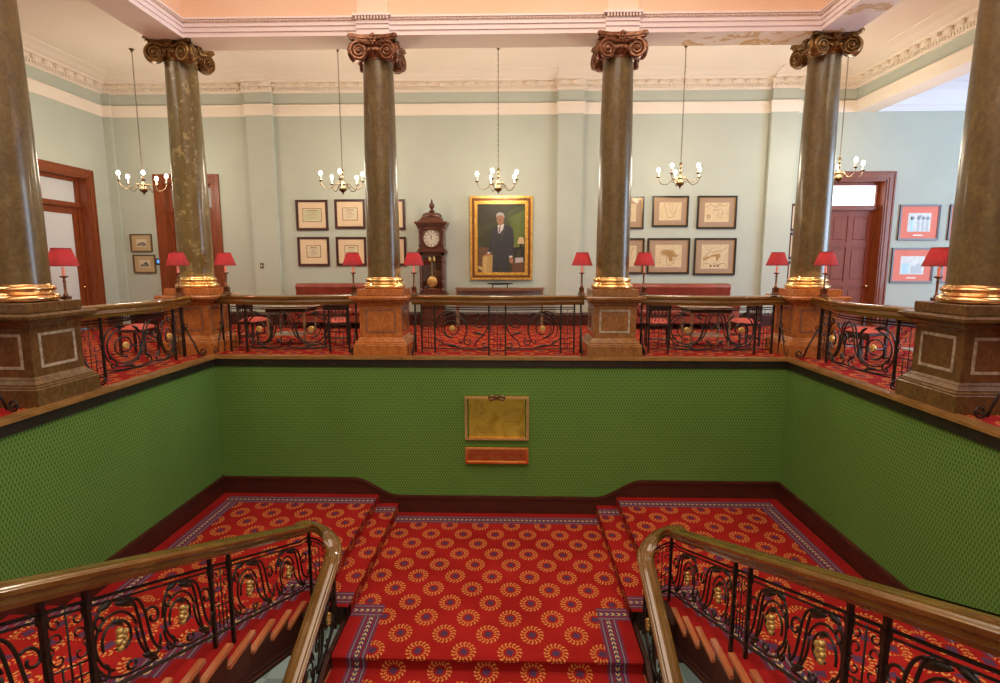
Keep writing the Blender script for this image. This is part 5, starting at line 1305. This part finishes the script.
# ------------------------------------------------------------------ chandeliers
def chandelier_proto(label, loc, ztop):      # local z=0 at the candle cups
    t = thing('chandelier', label, 'chandelier', loc, 0, 'five-armed brass chandeliers of the gallery')
    b = MB(); b.lathe([(.004, -.27), (.02, -.255), (.012, -.24), (.02, -.225), (.07, -.19), (.088, -.155), (.075, -.11), (.04, -.08), (.03, -.06), (.05, -.04), (.035, -.01), (.018, .02), (.02, .08), (.035, .10), (.02, .13), (.014, .2), (.03, .22), (.03, .27), (.01, .30)], 16); b.build('body', 'oldbrass', t, 40)
    for k in range(5):
        a = 2 * PI * k / 5 + .3; c, s = math.cos(a), math.sin(a)
        F = lambda r, z: (r * c, r * s, z)
        b = MB(); b.tube([F(r, z) for r, z in bez((.03, -.06), (.16, .04), (.20, -.16), (.30, -.17), 12) + bez((.30, -.17), (.40, -.17), (.47, -.10), (.47, -.0), 10)[1:]], .0085, 6)
        b.tube([F(.15 + .05 * math.cos(q), -.085 + .045 * math.sin(q)) for q in [1.2 + .45 * i for i in range(12)]], .006, 5)
        b.lathe([(.012, -.02), (.045, -.002), (.048, .008), (.02, .01)], 12, 0, Matrix.Translation(F(.47, 0))); arm = b.build('arm', 'oldbrass', t, 40)
        b = MB(); b.lathe([(.017, .008), (.017, .115)], 10, 0, Matrix.Translation(F(.47, 0))); b.build('candle_tube', 'candle', arm, 40)
        b = MB(); b.ball(F(.47, .158), .036, 0, 10, (1, 1, 1.4)); b.build('bulb', 'bulb', arm, True)
    return t
CH = [(-8.0, 12.5, 3.39, 'chandelier furthest left, hanging near the doorways'), (-3.54, 12.6, 3.40, 'chandelier above the framed certificates'),
      (-.07, 12.6, 3.40, 'chandelier above the gilt-framed portrait'), (3.92, 12.6, 3.50, 'chandelier above the framed maps'), (7.33, 12.6, 3.59, 'chandelier furthest right, overlapping the right corner column')]
p0 = None
for i, (x, y, z, lab) in enumerate(CH):
    if p0 is None: cur = p0 = chandelier_proto(lab, (x, y, z), CEIL)
    else: cur = dup(p0, (x, y, z), i * .83, lab)
for i, (x, y, z, lab) in enumerate(CH):
    root = [o for o in bpy.data.objects if o.get('label') == lab][0]
    b = MB(); z0 = .30; n = int((CEIL - z - z0 - .06) / .055)
    for k in range(n):
        zc = z0 + .0275 + k * .055
        pts = [((.011 * math.cos(q), 0, zc + .034 * math.sin(q)) if k % 2 else (0, .011 * math.cos(q), zc + .034 * math.sin(q))) for q in [2 * PI * j / 8 for j in range(9)]]
        b.tube(pts, .0045, 4)
    b.build('chain', 'oldbrass', root)
    b = MB(); b.lathe([(.05, CEIL - z), (.05, CEIL - z - .015), (.02, CEIL - z - .05), (.012, CEIL - z - .08)], 12); b.build('ceiling_hook', 'oldbrass', root, 40)
    L = bpy.data.lights.new('candle_light', 'POINT'); L.energy = 112; L.color = (1, .87, .68); L.shadow_soft_size = .35
    lo = bpy.data.objects.new('candle_light', L); COL.objects.link(lo); lo.location = (x, y, z + .16)

# ------------------------------------------------------------------ light
def area(name, loc, rot, sx, sy, e, col):
    L = bpy.data.lights.new(name, 'AREA'); L.shape = 'RECTANGLE'; L.size = sx; L.size_y = sy; L.energy = e; L.color = col
    o = bpy.data.objects.new(name, L); COL.objects.link(o); o.location = loc; o.rotation_euler = rot; return o
area('laylight_glow', (0, 3.4, 8.45), (0, 0, 0), 7, 9, 640, (1, .86, .70))
area('window_daylight', (14.9, 8.5, 2.9), (0, PI / 2, 0), 4.4, 5.8, 800, (.50, .74, 1))
area('side_gallery_fill', (-8, 5, 6.1), (0, 0, 0), 2, 6, 200, (1, .88, .70))  # unseen area fill under the left gallery ceiling, no fitting
area('side_gallery_fill', (7.3, 5, 6.1), (0, 0, 0), 1.6, 6, 180, (1, .88, .70))  # unseen area fill under the right gallery ceiling, no fitting
area('near_gallery_fill', (0, -2.4, 6.1), (0, 0, 0), 9, 3, 260, (1, .84, .64))  # unseen general fill added near the ceiling behind the camera
area('hall_light', (-3.6, 8.1, -3.05), (0, 0, 0), .9, .9, 16, (.95, 1, .92))  # added under the landing to brighten the floor tiles below
area('hall_light', (3.6, 8.1, -3.05), (0, 0, 0), .9, .9, 11, (.95, 1, .92))  # counterpart on the right, also added to brighten the tiles
area('hall_light', (0, -2.5, -.4), (0, 0, 0), 6, 3, 160, (1, .85, .62))
W = bpy.data.worlds.new('World'); sc.world = W; W.use_nodes = True
W.node_tree.nodes['Background'].inputs[0].default_value = (.8, .85, 1, 1); W.node_tree.nodes['Background'].inputs[1].default_value = .15

# ------------------------------------------------------------------ camera
cd = bpy.data.cameras.new('camera'); cam = bpy.data.objects.new('camera', cd); COL.objects.link(cam)
cd.sensor_width = 36; cd.lens = 553 * 36 / 1000; cd.clip_start = .05
cam.location = (.31, 0, 1.6); cam.rotation_euler = (PI / 2 - .1397, 0, .02714)
sc.camera = cam
sc.view_settings.view_transform = 'Standard'; sc.view_settings.look = 'None'; sc.view_settings.gamma = 1; sc.view_settings.use_curve_mapping = False
sc.view_settings.exposure = 0.0
sc.cycles.use_denoising = True
sc.cycles.max_bounces = 8; sc.cycles.diffuse_bounces = 5; sc.cycles.glossy_bounces = 3; sc.cycles.transmission_bounces = 3
sc.cycles.sample_clamp_indirect = 6
